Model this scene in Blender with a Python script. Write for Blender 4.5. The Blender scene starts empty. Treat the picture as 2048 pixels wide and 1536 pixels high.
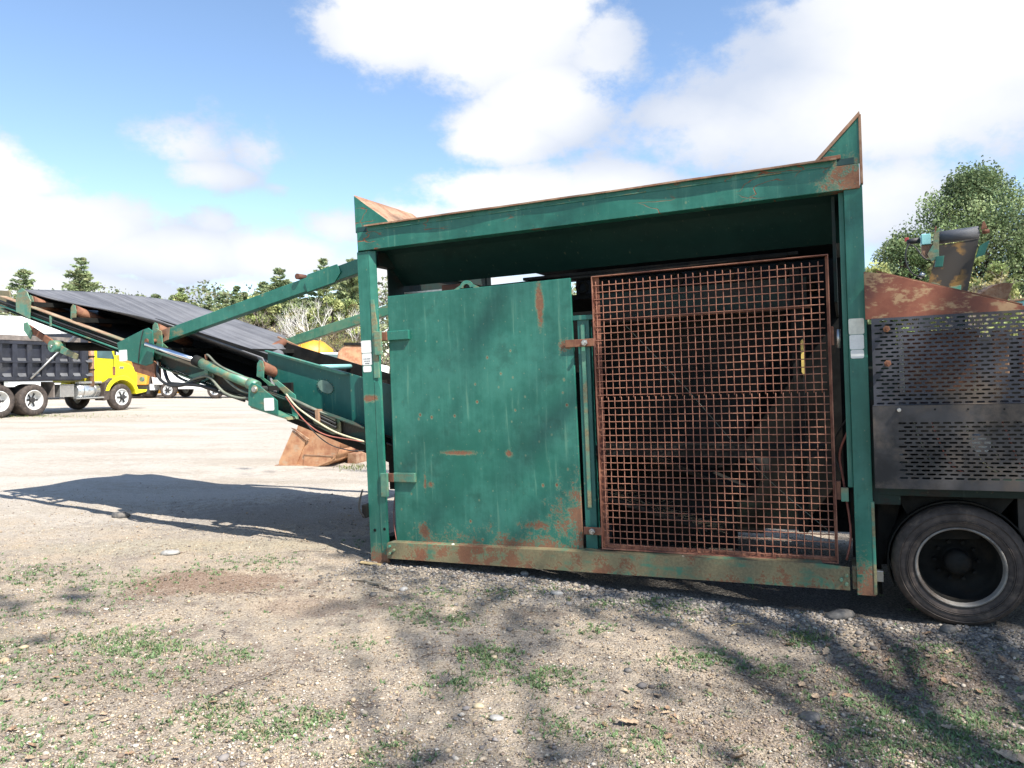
import bpy, bmesh, math, random
import numpy as np
from mathutils import Vector, Matrix
random.seed(7); RNG=np.random.default_rng(7)
sc=bpy.context.scene
R=math.radians

# ---------------------------------------------------------------- camera
cam=bpy.data.cameras.new('camera'); camo=bpy.data.objects.new('camera',cam); sc.collection.objects.link(camo)
cam.sensor_width=36; cam.lens=36*1480/2048; cam.clip_start=.05; cam.clip_end=2000
camo.location=(0,0,1.6); camo.rotation_euler=(R(90-1.084),0,0)
sc.camera=camo

# ---------------------------------------------------------------- light
SUN_EL=R(52); SUN_AZ=R(140); SUNV=Vector((math.sin(SUN_AZ)*math.cos(SUN_EL),math.cos(SUN_AZ)*math.cos(SUN_EL),math.sin(SUN_EL)))
sun=bpy.data.lights.new('sun','SUN'); sun.energy=5.0; sun.angle=R(.5); sun.color=(1,.955,.88)
suno=bpy.data.objects.new('sun',sun); sc.collection.objects.link(suno)
suno.rotation_euler=(-SUNV).to_track_quat('-Z','Y').to_euler(); suno.location=(10,-10,20)
sc.view_settings.view_transform='Standard'; sc.view_settings.look='None'
sc.view_settings.exposure=1.0; sc.view_settings.gamma=1; sc.view_settings.use_curve_mapping=False
try:
    sc.cycles.max_bounces=6; sc.cycles.diffuse_bounces=3; sc.cycles.glossy_bounces=3; sc.cycles.transparent_max_bounces=8
except Exception: pass

w=bpy.data.worlds.new('World'); sc.world=w; w.use_nodes=True
nt=w.node_tree; nt.nodes.clear()
def N(nt,t,**k):
    n=nt.nodes.new(t)
    for a,b in k.items(): setattr(n,a,b)
    return n
def mth(nt,op,a,b=None,c=None,clamp=False):
    n=nt.nodes.new('ShaderNodeMath'); n.operation=op; n.use_clamp=clamp
    for i,v in enumerate((a,b,c)):
        if v is None: continue
        if isinstance(v,(int,float)): n.inputs[i].default_value=v
        else: nt.links.new(v,n.inputs[i])
    return n.outputs[0]
sky=N(nt,'ShaderNodeTexSky',sky_type='NISHITA',sun_disc=False)
sky.sun_elevation=SUN_EL; sky.sun_rotation=math.atan2(SUNV.x,SUNV.y); sky.air_density=1.0; sky.dust_density=.1; sky.ozone_density=2.2
tc=N(nt,'ShaderNodeTexCoord'); sp=N(nt,'ShaderNodeSeparateXYZ'); nt.links.new(tc.outputs['Generated'],sp.inputs[0])
az=mth(nt,'ARCTAN2',sp.outputs[0],sp.outputs[1]); el=mth(nt,'ARCSINE',sp.outputs[2])
# clouds: clumps given by (bearing, elevation, half width, half height) in degrees
def sky_noise(scale,detail,rough,z=1.0,off=0):
    mp=N(nt,'ShaderNodeMapping'); nt.links.new(tc.outputs['Generated'],mp.inputs[0]); mp.inputs['Scale'].default_value=(1,1,z*1.5); mp.inputs['Location'].default_value=(off,off*.7,off*.3)
    n=N(nt,'ShaderNodeTexNoise'); n.inputs['Scale'].default_value=scale; n.inputs['Detail'].default_value=detail; n.inputs['Roughness'].default_value=rough
    nt.links.new(mp.outputs[0],n.inputs['Vector']); return n.outputs[0]
n1=sky_noise(4.5,10,.66); n2=sky_noise(2.2,6,.55,1,3.1); n3=sky_noise(7,10,.6,1,9.)
CL=[(-8.5,25.5,8,5.2,1.25),(-2,25,10,5.5,1.3),(3.5,26.5,5,4.6,1.1),(2.2,20,5.8,3.6,1.15),(-1,17.5,5.8,3.3,1.05),(6.5,23.3,4.2,4.4,.85),(.5,14.5,6,2.4,.75),
(-24.5,15.2,6.2,2.4,.8),(-22.5,13.6,4.6,1.7,.9),(-18.8,15.6,3.4,2.4,.72),
(-34,12.2,7,3.2,1.15),(-31.5,9.5,9,3.6,1.25),(-25,8.2,10,2.6,1.15),(-22,10.4,3,1.8,.8),(-18,8.4,7,2.6,1.1),(-13.5,10.5,4,2.2,.8),(-8,7,10,3,1.1),(-33,5.2,12,2.2,1.1),
(31,22,14,10,1.45),(25,17.6,12,5.6,1.3),(18.5,16.8,10,3.8,1.1),(14.5,18.1,6,2.8,.85),(34,29,9,5,1.2),(24,12,12,5,1.1),(30,8,6,2.2,.8),
(0,13.3,11,2.6,1.1),(-6,11.5,7,2.2,1.0),(8,13,9,3,1.1),(-20,27.3,2.6,1.3,.62),(25.5,28,3.4,1.5,.62),(-36,15.6,4,1.2,.55),(-17.5,13.1,2.0,.8,.5),
(58,24,18,11,1.2),(-62,14,14,5,1.1),(105,18,20,6,1.0),(150,24,14,6,1.0),(-110,20,16,6,1.0),(-160,16,18,5,1.0)]
m=None
for a,e,ra,re,s in CL:
    dx=mth(nt,'MULTIPLY',mth(nt,'SUBTRACT',az,R(a)),1/R(ra)); dy=mth(nt,'MULTIPLY',mth(nt,'SUBTRACT',el,R(e)),1/R(re))
    d=mth(nt,'ADD',mth(nt,'MULTIPLY',dx,dx),mth(nt,'MULTIPLY',dy,dy))
    v=mth(nt,'MULTIPLY',mth(nt,'EXPONENT',mth(nt,'MULTIPLY',d,-1.0)),s)
    m=v if m is None else mth(nt,'MAXIMUM',m,v)
t=mth(nt,'ADD',m,mth(nt,'MULTIPLY',mth(nt,'SUBTRACT',n1,.5),2.0))
t=mth(nt,'ADD',t,mth(nt,'MULTIPLY',mth(nt,'SUBTRACT',n3,.5),1.3))
mr=N(nt,'ShaderNodeMapRange',interpolation_type='SMOOTHSTEP'); nt.links.new(t,mr.inputs[0]); mr.inputs[1].default_value=.36; mr.inputs[2].default_value=.80
mask=mth(nt,'MULTIPLY',mr.outputs[0],.97)
# cloud brightness: soft grey bases where the noise is low
cr=N(nt,'ShaderNodeValToRGB'); nt.links.new(mth(nt,'ADD',mth(nt,'MULTIPLY',n2,.75),mth(nt,'MULTIPLY',m,.35)),cr.inputs[0])
cr.color_ramp.elements[0].position=.50; cr.color_ramp.elements[0].color=(.62,.69,.83,1)
cr.color_ramp.elements[1].position=.74; cr.color_ramp.elements[1].color=(1,1,1,1)
b1=N(nt,'ShaderNodeBackground'); b1.inputs[1].default_value=.12
nt.links.new(sky.outputs[0],b1.inputs[0])
b2=N(nt,'ShaderNodeBackground'); b2.inputs[1].default_value=.55; nt.links.new(cr.outputs[0],b2.inputs[0])
mx=N(nt,'ShaderNodeMixShader'); nt.links.new(mask,mx.inputs[0]); nt.links.new(b1.outputs[0],mx.inputs[1]); nt.links.new(b2.outputs[0],mx.inputs[2])
wo=N(nt,'ShaderNodeOutputWorld'); nt.links.new(mx.outputs[0],wo.inputs[0])

# ---------------------------------------------------------------- material helpers
def newmat(name):
    m=bpy.data.materials.new(name); m.use_nodes=True; nt=m.node_tree
    return m,nt,nt.nodes['Principled BSDF']
def coords(nt,scale=(1,1,1),loc=(0,0,0)):
    tc=N(nt,'ShaderNodeTexCoord'); mp=N(nt,'ShaderNodeMapping'); nt.links.new(tc.outputs['Object'],mp.inputs[0])
    mp.inputs['Scale'].default_value=scale; mp.inputs['Location'].default_value=loc; return mp.outputs[0]
def noise(nt,vec,scale,detail=6,rough=.6,out=0):
    n=N(nt,'ShaderNodeTexNoise'); nt.links.new(vec,n.inputs['Vector']); n.inputs['Scale'].default_value=scale; n.inputs['Detail'].default_value=detail; n.inputs['Roughness'].default_value=rough
    return n.outputs[out]
def mapr(nt,v,a,b,c=0.,d=1.):
    n=N(nt,'ShaderNodeMapRange',interpolation_type='SMOOTHSTEP'); nt.links.new(v,n.inputs[0])
    for i,x in enumerate((a,b,c,d)): n.inputs[i+1].default_value=x
    return n.outputs[0]
def mix(nt,f,a,b):
    n=N(nt,'ShaderNodeMix',data_type='RGBA')
    if isinstance(f,(int,float)): n.inputs[0].default_value=f
    else: nt.links.new(f,n.inputs[0])
    for i,x in ((6,a),(7,b)):
        if isinstance(x,tuple): n.inputs[i].default_value=(*x,1) if len(x)==3 else x
        else: nt.links.new(x,n.inputs[i])
    return n.outputs[2]
def bump(nt,p,h,strength=.3,dist=.01):
    b=N(nt,'ShaderNodeBump'); b.inputs['Strength'].default_value=strength; b.inputs['Distance'].default_value=dist
    nt.links.new(h,b.inputs['Height']); nt.links.new(b.outputs[0],p.inputs['Normal'])
def blob(nt,vec,c,r):
    """1 at c falling to 0 at the ellipsoid of radii r"""
    mp=N(nt,'ShaderNodeVectorMath',operation='SUBTRACT'); nt.links.new(vec,mp.inputs[0]); mp.inputs[1].default_value=c
    dv=N(nt,'ShaderNodeVectorMath',operation='DIVIDE'); nt.links.new(mp.outputs[0],dv.inputs[0]); dv.inputs[1].default_value=r
    ln=N(nt,'ShaderNodeVectorMath',operation='LENGTH'); nt.links.new(dv.outputs[0],ln.inputs[0])
    return mth(nt,'SUBTRACT',1.0,ln.outputs['Value'])
def simple(name,col,rough=.5,metal=0,var=.25,scale=20,bmp=0,dirt=None,spec=.5):
    m,nt,p=newmat(name); v=coords(nt)
    n=noise(nt,v,scale); n2=noise(nt,v,scale*.2,4)
    a=tuple(c*(1-var) for c in col); b=tuple(min(1,c*(1+var)) for c in col)
    c=mix(nt,mapr(nt,mth(nt,'ADD',mth(nt,'MULTIPLY',n,.5),mth(nt,'MULTIPLY',n2,.5)),.38,.62),a,b)
    if dirt: c=mix(nt,mapr(nt,noise(nt,v,scale*.45,8,.7),.5,.68),c,dirt)
    nt.links.new(c,p.inputs['Base Color']); p.inputs['Roughness'].default_value=rough; p.inputs['Metallic'].default_value=metal
    p.inputs['Specular IOR Level'].default_value=spec
    if bmp: bump(nt,p,n,bmp,.01)
    return m
RUST1=(.155,.058,.034); RUST2=(.25,.115,.060); RUST3=(.085,.034,.024)
def green(name,rust=.0,base=(.010,.118,.083),fade=(.030,.172,.126),blobs=(),tan=0.,streak=1.,chips=1.,cracks=None,dark=None,rough=.38,tanc=(.27,.23,.12),rdark=1.):
    m,nt,p=newmat(name); v=coords(nt)
    big=noise(nt,v,1.7,5); mid=noise(nt,v,9,8,.65); fine=noise(nt,v,60,6,.7)
    vs=coords(nt,(26,26,1.6)); st=noise(nt,vs,1.0,5,.6)
    f=mth(nt,'ADD',mth(nt,'MULTIPLY',big,.5),mth(nt,'ADD',mth(nt,'MULTIPLY',st,.2),mth(nt,'MULTIPLY',mid,.3)))
    c=mix(nt,mapr(nt,f,.40,.60),base,fade)
    c=mix(nt,mth(nt,'MULTIPLY',mapr(nt,noise(nt,coords(nt,(9,9,1.1),(3,1,2)),1.0,7,.7),.54,.70),.22*streak*rdark),c,tuple(x*.62 for x in base))
    c=mix(nt,mth(nt,'MULTIPLY',mapr(nt,noise(nt,v,3.3,7,.7),.52,.7),.55),c,tuple(x*.55 for x in base))
    c=mix(nt,mth(nt,'MULTIPLY',mapr(nt,st,.60,.72),.35*streak),c,tuple(min(1,x*1.2+.03) for x in fade) if rdark<1 else (.16,.30,.20))
    if tan>0:
        tn=mapr(nt,mth(nt,'ADD',mth(nt,'MULTIPLY',noise(nt,coords(nt,(2,2,9)),1.1,6,.6),.6),mth(nt,'MULTIPLY',mid,.4)),.60-tan*.25,.70-tan*.25)
        c=mix(nt,mth(nt,'MULTIPLY',tn,.9),c,mix(nt,mapr(nt,fine,.35,.65),tanc,tuple(x*.6 for x in tanc)))
    rcol=mix(nt,mapr(nt,fine,.3,.7),tuple(x*rdark for x in RUST1),tuple(x*rdark for x in RUST2))
    if rdark<1: fade=base
    # chips: small round rust spots with pale halo
    vo=N(nt,'ShaderNodeTexVoronoi',voronoi_dimensions='2D'); vo.inputs['Scale'].default_value=9.5; vo.inputs['Randomness'].default_value=1
    sx=N(nt,'ShaderNodeSeparateXYZ'); nt.links.new(v,sx.inputs[0]); cx3=N(nt,'ShaderNodeCombineXYZ'); nt.links.new(sx.outputs[0],cx3.inputs[0]); nt.links.new(mth(nt,'MULTIPLY',sx.outputs[2],.8),cx3.inputs[1])
    nt.links.new(cx3.outputs[0],vo.inputs['Vector'])
    sel=N(nt,'ShaderNodeSeparateColor'); nt.links.new(vo.outputs['Color'],sel.inputs[0])
    size=mth(nt,'MULTIPLY',mapr(nt,sel.outputs[0],.35,1.0),mth(nt,'MULTIPLY',mapr(nt,noise(nt,v,2.1,4),.40,.60),.125*chips))
    dd=mth(nt,'SUBTRACT',mth(nt,'ADD',vo.outputs['Distance'],mth(nt,'MULTIPLY',mth(nt,'SUBTRACT',fine,.5),.10)),size)
    halo=mapr(nt,dd,-.01,.055,1,0); core=mapr(nt,dd,-.05,-.03,1,0)
    c=mix(nt,mth(nt,'MULTIPLY',halo,.45*rdark),c,(.22,.26,.15)); 
    # general rust
    r=mapr(nt,mth(nt,'ADD',mth(nt,'MULTIPLY',noise(nt,v,3.1,9,.68),.7),mth(nt,'MULTIPLY',fine,.3)),.70-rust*.28,.73-rust*.27)
    rr=mth(nt,'MAXIMUM',mth(nt,'MULTIPLY',core,1.0 if chips>0 else 0.),r)
    edge=None
    for (bc,br,soft) in blobs:
        b=blob(nt,v,bc,br); b=mth(nt,'ADD',b,mth(nt,'MULTIPLY',mth(nt,'SUBTRACT',mid,.5),soft*9)); b=mth(nt,'ADD',b,mth(nt,'MULTIPLY',mth(nt,'SUBTRACT',fine,.5),soft*7))
        bb=mth(nt,'MULTIPLY',mapr(nt,b,.0,.12+soft*.9),.92); rr=mth(nt,'MAXIMUM',rr,bb)
        ed=mapr(nt,b,-.35,.05); edge=ed if edge is None else mth(nt,'MAXIMUM',edge,ed)
    if edge is not None: c=mix(nt,mth(nt,'MULTIPLY',edge,.35),c,(.24,.23,.12))
    if cracks:
        vv=coords(nt,cracks[:3]); vd=N(nt,'ShaderNodeTexVoronoi',feature='DISTANCE_TO_EDGE'); vd.inputs['Scale'].default_value=1.
        wv=N(nt,'ShaderNodeVectorMath',operation='ADD'); nt.links.new(vv,wv.inputs[0]); nn=N(nt,'ShaderNodeTexNoise'); nn.inputs['Scale'].default_value=1.3; nt.links.new(vv,nn.inputs['Vector'])
        nt.links.new(nn.outputs['Color'],wv.inputs[1]); nt.links.new(wv.outputs[0],vd.inputs['Vector'])
        ck=mth(nt,'MULTIPLY',mapr(nt,vd.outputs['Distance'],.006,.024,1,0),mapr(nt,noise(nt,v,1.7,4),.46,.53))
        rr=mth(nt,'MAXIMUM',rr,ck)
    c=mix(nt,rr,c,rcol)
    nt.links.new(c,p.inputs['Base Color'])
    nt.links.new(mth(nt,'ADD',rough,mth(nt,'ADD',mth(nt,'MULTIPLY',rr,.45),mth(nt,'MULTIPLY',mid,.12))),p.inputs['Roughness'])
    bump(nt,p,mth(nt,'ADD',mth(nt,'SUBTRACT',mth(nt,'MULTIPLY',fine,.25),mth(nt,'MULTIPLY',rr,.6)),mth(nt,'ADD',mth(nt,'MULTIPLY',noise(nt,v,2.4,2,.4),8.0),mth(nt,'MULTIPLY',noise(nt,v,.9,1,.3),12.0))),.5,.004)
    return m
def rusty(name,c1=RUST1,c2=RUST2,c3=RUST3,scale=14,rough=.8,pale=None,pamt=.5):
    m,nt,p=newmat(name); v=coords(nt)
    a=noise(nt,v,scale,8,.68); b=noise(nt,v,scale*.25,6)
    c=mix(nt,mapr(nt,a,.36,.62),c1,c2); c=mix(nt,mapr(nt,b,.5,.66),c,c3)
    if pale:
        mg=noise(nt,coords(nt,(1,1,2.2)),scale*1.1,9,.72)
        mg2=noise(nt,coords(nt,(1,1,1.4),(4,2,1)),scale*.8,6,.6)
        c=mix(nt,mth(nt,'MULTIPLY',mapr(nt,mth(nt,'ADD',mth(nt,'MULTIPLY',mg,.6),mth(nt,'MULTIPLY',mg2,.4)),.56-pamt*.06,.62-pamt*.06),.75),c,pale)
    nt.links.new(c,p.inputs['Base Color']); p.inputs['Roughness'].default_value=rough
    bump(nt,p,a,.5,.004); return m

M={}
M['g_post']=green('green_post_paint',.10,blobs=[((.06,0,1.36),(.07,.5,.03),.25),((.1,0,.0),(.3,.6,.10),.5),((3.78,0,.0),(.3,.6,.16),.6)],cracks=None,chips=.55)
M['g_postR']=green('green_right_post_paint',.08,blobs=[((3.79,0,.02),(.12,.6,.20),.5)],tan=.0,chips=.4)
M['g_beam']=green('green_beam_paint',.13,blobs=[((3.76,0,2.66),(.16,.4,.12),.35)],cracks=(3.2,.1,9.),chips=.4)
M['g_door']=green('green_door_paint',.14,base=(.010,.114,.081),fade=(.034,.176,.130),streak=1.0,blobs=[((1.60,.05,2.05),(.028,.3,.16),.22),((.86,.05,.905),(.16,.3,.022),.25),((1.29,.05,.90),(.035,.3,.03),.3),((1.86,.05,.36),(.17,.3,.26),.6),((1.55,.05,.18),(.7,.3,.09),.7),((1.78,.05,1.72),(.05,.3,.04),.5),((.53,.05,.66),(.014,.3,.07),.3),((.58,.05,.64),(.03,.3,.025),.4),((.50,.05,.26),(.04,.3,.05),.6),((1.5,.05,.35),(.12,.3,.03),.5)],chips=1.0)
M['g_rail']=green('worn_bottom_rail_paint',.50,base=(.05,.17,.11),fade=(.13,.20,.11),tan=.85,tanc=(.24,.185,.10),chips=.5,rough=.5,blobs=[((1.05,0,.08),(.5,.5,.12),.8),((.42,0,.1),(.05,.5,.09),.7),((3.3,0,.03),(.6,.4,.07),.9),((2.0,0,.06),(.3,.5,.1),.9)])
M['g_arm']=green('green_arm_paint',.12,chips=.4,tan=.15)
M['g_armfar']=green('faded_arm_paint',.2,base=(.05,.2,.12),fade=(.14,.26,.15),chips=.5,tan=.35)
M['g_dark']=green('green_panel_paint',.10,base=(.009,.098,.080),fade=(.018,.125,.100),chips=.5)
M['g_in']=green('dirty_shaded_inner_green',.35,base=(.0045,.017,.013),fade=(.006,.021,.016),tan=.5,tanc=(.020,.015,.010),chips=.3,rough=.7,rdark=.3)  # dirty paint, base also darkened for the lack of light inside
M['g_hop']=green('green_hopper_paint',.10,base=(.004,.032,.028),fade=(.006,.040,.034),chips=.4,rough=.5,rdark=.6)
M['g_light']=green('light_green_paint',.22,base=(.04,.20,.145),fade=(.14,.26,.17),tan=.5,chips=.6)
M['wire']=rusty('rusty_wire',(.17,.060,.038),(.34,.155,.095),(.075,.026,.020),9,.75)
M['rust']=rusty('rust')
M['beamweb']=green('grimy_shaded_beam_paint',.4,base=(.012,.040,.030),fade=(.020,.055,.040),tan=.6,tanc=(.06,.045,.030),chips=.4,rough=.6,rdark=.5)  # grimy paint, base darkened to stand for shade in the beam channel
M['flange']=rusty('worn_flange_paint',(.26,.15,.09),(.38,.28,.18),(.12,.16,.10),9,.7)
M['rustlip']=rusty('rusty_lip',(.23,.11,.06),(.38,.24,.15),(.12,.06,.04),10,.7)
M['rustpale']=rusty('rust_with_pale_scrapes',(.19,.055,.03),(.25,.085,.045),(.12,.04,.028),7,.7,pale=(.40,.27,.14),pamt=.9)
M['rustbucket']=rusty('worn_bucket_steel',(.33,.145,.075),(.50,.28,.15),(.20,.09,.06),5,.55,pale=(.42,.30,.20),pamt=.5)
M['blacksteel']=simple('worn_black_steel',(.055,.051,.050),.58,.1,.5,7,.15,dirt=(.11,.088,.07),spec=.35)
M['coverU']=simple('scuffed_grey_steel',(.055,.056,.066),.6,.1,.3,6,.1,dirt=(.10,.078,.06),spec=.35)
M['dark']=simple('grimy_shade_dark_steel',(.012,.012,.011),.8,0,.4,12,.2,dirt=(.022,.017,.012),spec=.2)  # grimy steel; near-black base also stands for shade inside the machine
M['rubber']=simple('tyre_rubber',(.060,.048,.042),.75,0,.3,22,.15,dirt=(.13,.10,.08),spec=.3)
M['rubberblk']=simple('black_hose_rubber',(.02,.02,.02),.5,0,.3,22)
M['hosegrey']=simple('dusty_hose',(.16,.17,.13),.7,0,.3,15)
M['chrome']=simple('cylinder_chrome',(.75,.76,.8),.16,1,.05,8)
M['steel']=simple('bare_steel',(.45,.44,.42),.35,.9,.2,20)
M['rimgrey']=simple('rim_steel',(.20,.185,.165),.65,.1,.3,10,.1,dirt=(.12,.09,.07))
M['sticker']=simple('weathered_white_sticker',(.74,.74,.70),.45,0,.05,60,0)
M['stickerold']=simple('weathered_cream_sticker',(.70,.69,.58),.5,0,.1,40,0)
M['ink']=simple('faded_ink',(.16,.17,.18),.6,0,.2,60)
M['amber']=simple('yellow_paint_strip',(.75,.55,.15),.6,0,.15,20)
M['red']=simple('red_plastic',(.45,.05,.05),.5,0,.2,20)
M['redhose']=simple('red_brown_cable',(.30,.10,.07),.5,0,.25,20)
M['creamhose']=simple('cream_hose',(.50,.46,.30),.6,0,.15,20)
M['dryst']=simple('dirty_straw',(.20,.16,.10),.8,0,.3,20)
M['aqua']=simple('pale_aqua_paint',(.30,.62,.60),.4,0,.12,10)
M['oval']=simple('faded_maker_plate',(.16,.24,.19),.5,.2,.25,18)
m,nt,p=newmat('worn_belt_rubber'); v=coords(nt,(.5,16,.5)); a=noise(nt,v,1,7,.6); b=noise(nt,coords(nt),3,5); f=noise(nt,coords(nt,(1.2,40,1.2)),1.5,5)
c=mix(nt,mapr(nt,mth(nt,'ADD',mth(nt,'MULTIPLY',a,.6),mth(nt,'MULTIPLY',b,.4)),.38,.62),(.085,.085,.092),(.15,.15,.158)); c=mix(nt,mapr(nt,f,.56,.72),c,(.20,.198,.20))
nt.links.new(c,p.inputs['Base Color']); p.inputs['Roughness'].default_value=.62; bump(nt,p,a,.3,.004); M['belt']=m
m,nt,p=newmat('dirty_belt_underside'); v=coords(nt); a=noise(nt,v,4,6); 
c=mix(nt,mapr(nt,a,.5,.58),(.060,.048,.038),(.36,.19,.05)); 
bl=blob(nt,v,(4.60,2.9,2.36),(.17,9,.34)); c2=mix(nt,mapr(nt,mth(nt,'ADD',bl,mth(nt,'MULTIPLY',mth(nt,'SUBTRACT',a,.5),1.5)),.0,.5),(.055,.045,.037),c)
nt.links.new(c2,p.inputs['Base Color']); p.inputs['Roughness'].default_value=.65; M['beltunder']=m

# ---------------------------------------------------------------- mesh helpers
class MB:
    def __init__(s): s.v=[]; s.f=[]; s.sm=[]
    def add(s,vs,fs,sm=False):
        o=len(s.v); s.v+= [tuple(map(float,q)) for q in vs]; s.f+=[tuple(i+o for i in f) for f in fs]; s.sm+=[sm]*len(fs); return s
    def box(s,a,b):
        x0,y0,z0=[min(p) for p in zip(a,b)]; x1,y1,z1=[max(p) for p in zip(a,b)]
        return s.add([(x0,y0,z0),(x1,y0,z0),(x1,y1,z0),(x0,y1,z0),(x0,y0,z1),(x1,y0,z1),(x1,y1,z1),(x0,y1,z1)],[(0,3,2,1),(4,5,6,7),(0,1,5,4),(1,2,6,5),(2,3,7,6),(3,0,4,7)])
    def prism(s,pts,a0,a1,axis=1):
        """pts polygon in the plane across axis, extruded from a0 to a1 (axis 1: pts are x,z)"""
        def P(q,a):
            return (q[0],a,q[1]) if axis==1 else ((a,q[0],q[1]) if axis==0 else (q[0],q[1],a))
        n=len(pts); vs=[P(q,a0) for q in pts]+[P(q,a1) for q in pts]
        fs=[tuple(range(n)),tuple(range(2*n-1,n-1,-1))]+[(i,i+n,(i+1)%n+n,(i+1)%n) for i in range(n)]
        return s.add(vs,fs)
    def tube(s,pts,r,n=8,cap=True,sm=True):
        pts=[Vector(p) for p in pts]; rs=r if isinstance(r,(list,tuple)) else [r]*len(pts); vs=[];fs=[]
        up=None
        for i,p in enumerate(pts):
            d=(pts[min(i+1,len(pts)-1)]-pts[max(i-1,0)]).normalized()
            if up is None: up=d.orthogonal().normalized()
            else:
                up=(up-d*up.dot(d)); up=up.normalized() if up.length>1e-6 else d.orthogonal().normalized()
            q=d.cross(up)
            for k in range(n):
                a=2*math.pi*k/n; vs.append(p+(up*math.cos(a)+q*math.sin(a))*rs[i])
        for i in range(len(pts)-1):
            for k in range(n):
                fs.append((i*n+k,i*n+(k+1)%n,(i+1)*n+(k+1)%n,(i+1)*n+k))
        s.add(vs,fs,sm)
        if cap:
            o=len(s.v)-len(vs); s.f+=[tuple(o+k for k in range(n-1,-1,-1)),tuple(o+(len(pts)-1)*n+k for k in range(n))]; s.sm+=[False,False]
        return s
    def cyl(s,a,b,r,n=16,r2=None): return s.tube([a,b],[r,r if r2 is None else r2],n)
    def lathe(s,prof,c,axis=1,n=48,closed=True):
        """prof: list of (radius, along) revolved about axis through c"""
        vs=[];fs=[];m_=len(prof)
        for k in range(n):
            a=2*math.pi*k/n; ca,sa=math.cos(a),math.sin(a)
            for (r,t) in prof:
                if axis==1: vs.append((c[0]+r*ca,c[1]+t,c[2]+r*sa))
                elif axis==0: vs.append((c[0]+t,c[1]+r*ca,c[2]+r*sa))
                else: vs.append((c[0]+r*ca,c[1]+r*sa,c[2]+t))
        for k in range(n):
            for i in range(m_ if closed else m_-1):
                j=(i+1)%m_; fs.append((k*m_+i,((k+1)%n)*m_+i,((k+1)%n)*m_+j,k*m_+j))
        return s.add(vs,fs,True)
    def ico(s,c,r,sub=1,jit=.2):
        bm=bmesh.new(); bmesh.ops.create_icosphere(bm,subdivisions=sub,radius=1)
        vs=[]
        for v in bm.verts:
            k=1+random.uniform(-jit,jit); vs.append((c[0]+v.co.x*r[0]*k,c[1]+v.co.y*r[1]*k,c[2]+v.co.z*r[2]*k))
        fs=[tuple(v.index for v in f.verts) for f in bm.faces]; bm.free(); return s.add(vs,fs,sub>1)
    def mesh(s,name,mat):
        me=bpy.data.meshes.new(name); me.from_pydata(s.v,[],s.f); me.materials.append(mat)
        me.polygons.foreach_set('use_smooth',s.sm); me.validate(); me.update()
        bm=bmesh.new(); bm.from_mesh(me); bmesh.ops.recalc_face_normals(bm,faces=bm.faces); bm.to_mesh(me); bm.free()
        return me
    def build(s,name,mat,parent=None,bevel=0,solid=0):
        o=bpy.data.objects.new(name,s.mesh(name,mat)); sc.collection.objects.link(o)
        if parent is not None: o.parent=parent
        if solid:
            md=o.modifiers.new('thickness','SOLIDIFY'); md.thickness=solid; md.offset=0
        if bevel:
            md=o.modifiers.new('bevel','BEVEL'); md.width=bevel; md.segments=2; md.limit_method='ANGLE'; md.angle_limit=R(40)
        return o
def tag(o,label,cat,group=None,kind=None):
    if label: o['label']=label
    if cat: o['category']=cat
    if group: o['group']=group
    if kind: o['kind']=kind
    return o
def empty(name,loc,rz=0,label=None,cat=None,group=None):
    o=bpy.data.objects.new(name,None); sc.collection.objects.link(o); o.location=loc; o.rotation_euler=(0,0,rz); o.empty_display_size=.2
    return tag(o,label,cat,group)
def arc(p0,p1,sag,n=10,side=(0,0,-1)):
    p0=Vector(p0);p1=Vector(p1);s=Vector(side)
    return [p0.lerp(p1,i/n)+s*sag*4*(i/n)*(1-i/n) for i in range(n+1)]
def crom(pts,n=6):
    P=[Vector(p) for p in pts]; P=[P[0]]+P+[P[-1]]; out=[]
    for i in range(1,len(P)-2):
        for k in range(n):
            t=k/n; a,b,c,d=P[i-1],P[i],P[i+1],P[i+2]
            out.append(.5*((2*b)+(-a+c)*t+(2*a-5*b+4*c-d)*t*t+(-a+3*b-3*c+d)*t**3))
    out.append(P[-2]); return out

# ================================================================ GROUND
def gz(x,y):
    """height of the yard surface"""
    a=.012*np.sin(x*1.9+.7*np.cos(y*1.3))+.010*np.sin(y*2.3+x*.8+1)+.006*np.sin(x*5.1+y*3.7)+.005*np.sin(y*6.9-x*4.2+2)
    d=np.hypot(x-0,y-6); a=a*np.clip(1.3-d/40,0.25,1)
    a=a-.012
    # slight bank of gravel under and beside the plant wheels
    a=a+.045*np.exp(-(((x-2.75)/.9)**2+((y-4.45)/.5)**2))+.05*np.exp(-(((x-.95)/1.1)**2+((y-6.3)/.45)**2))
    return a
def axis_coords(segs):
    out=[]
    for a,b,s in segs: out+=list(np.arange(a,b,s))
    return np.array(out+[segs[-1][1]])
xs=axis_coords([(-420,-100,20),(-100,-30,4),(-30,-8,.6),(-8,-4.6,.12),(-4.6,4.6,.03),(4.6,8,.12),(8,30,.6),(30,100,4),(100,420,20)])
ys=axis_coords([(-60,-10,5),(-10,1.5,.5),(1.5,2.5,.1),(2.5,7.5,.03),(7.5,14,.09),(14,40,.7),(40,120,4),(120,700,20)])
X,Y=np.meshgrid(xs,ys); Z=gz(X,Y)
near=((np.abs(X)<6)&(Y<10)&(Y>1.5))
Z=Z+np.where(near,RNG.normal(0,.0022,X.shape),0)
nx,ny=len(xs),len(ys)
me=bpy.data.meshes.new('ground'); vv=np.stack([X,Y,Z],-1).reshape(-1,3)
idx=np.arange(nx*ny).reshape(ny,nx); q=np.stack([idx[:-1,:-1],idx[:-1,1:],idx[1:,1:],idx[1:,:-1]],-1).reshape(-1,4)
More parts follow.
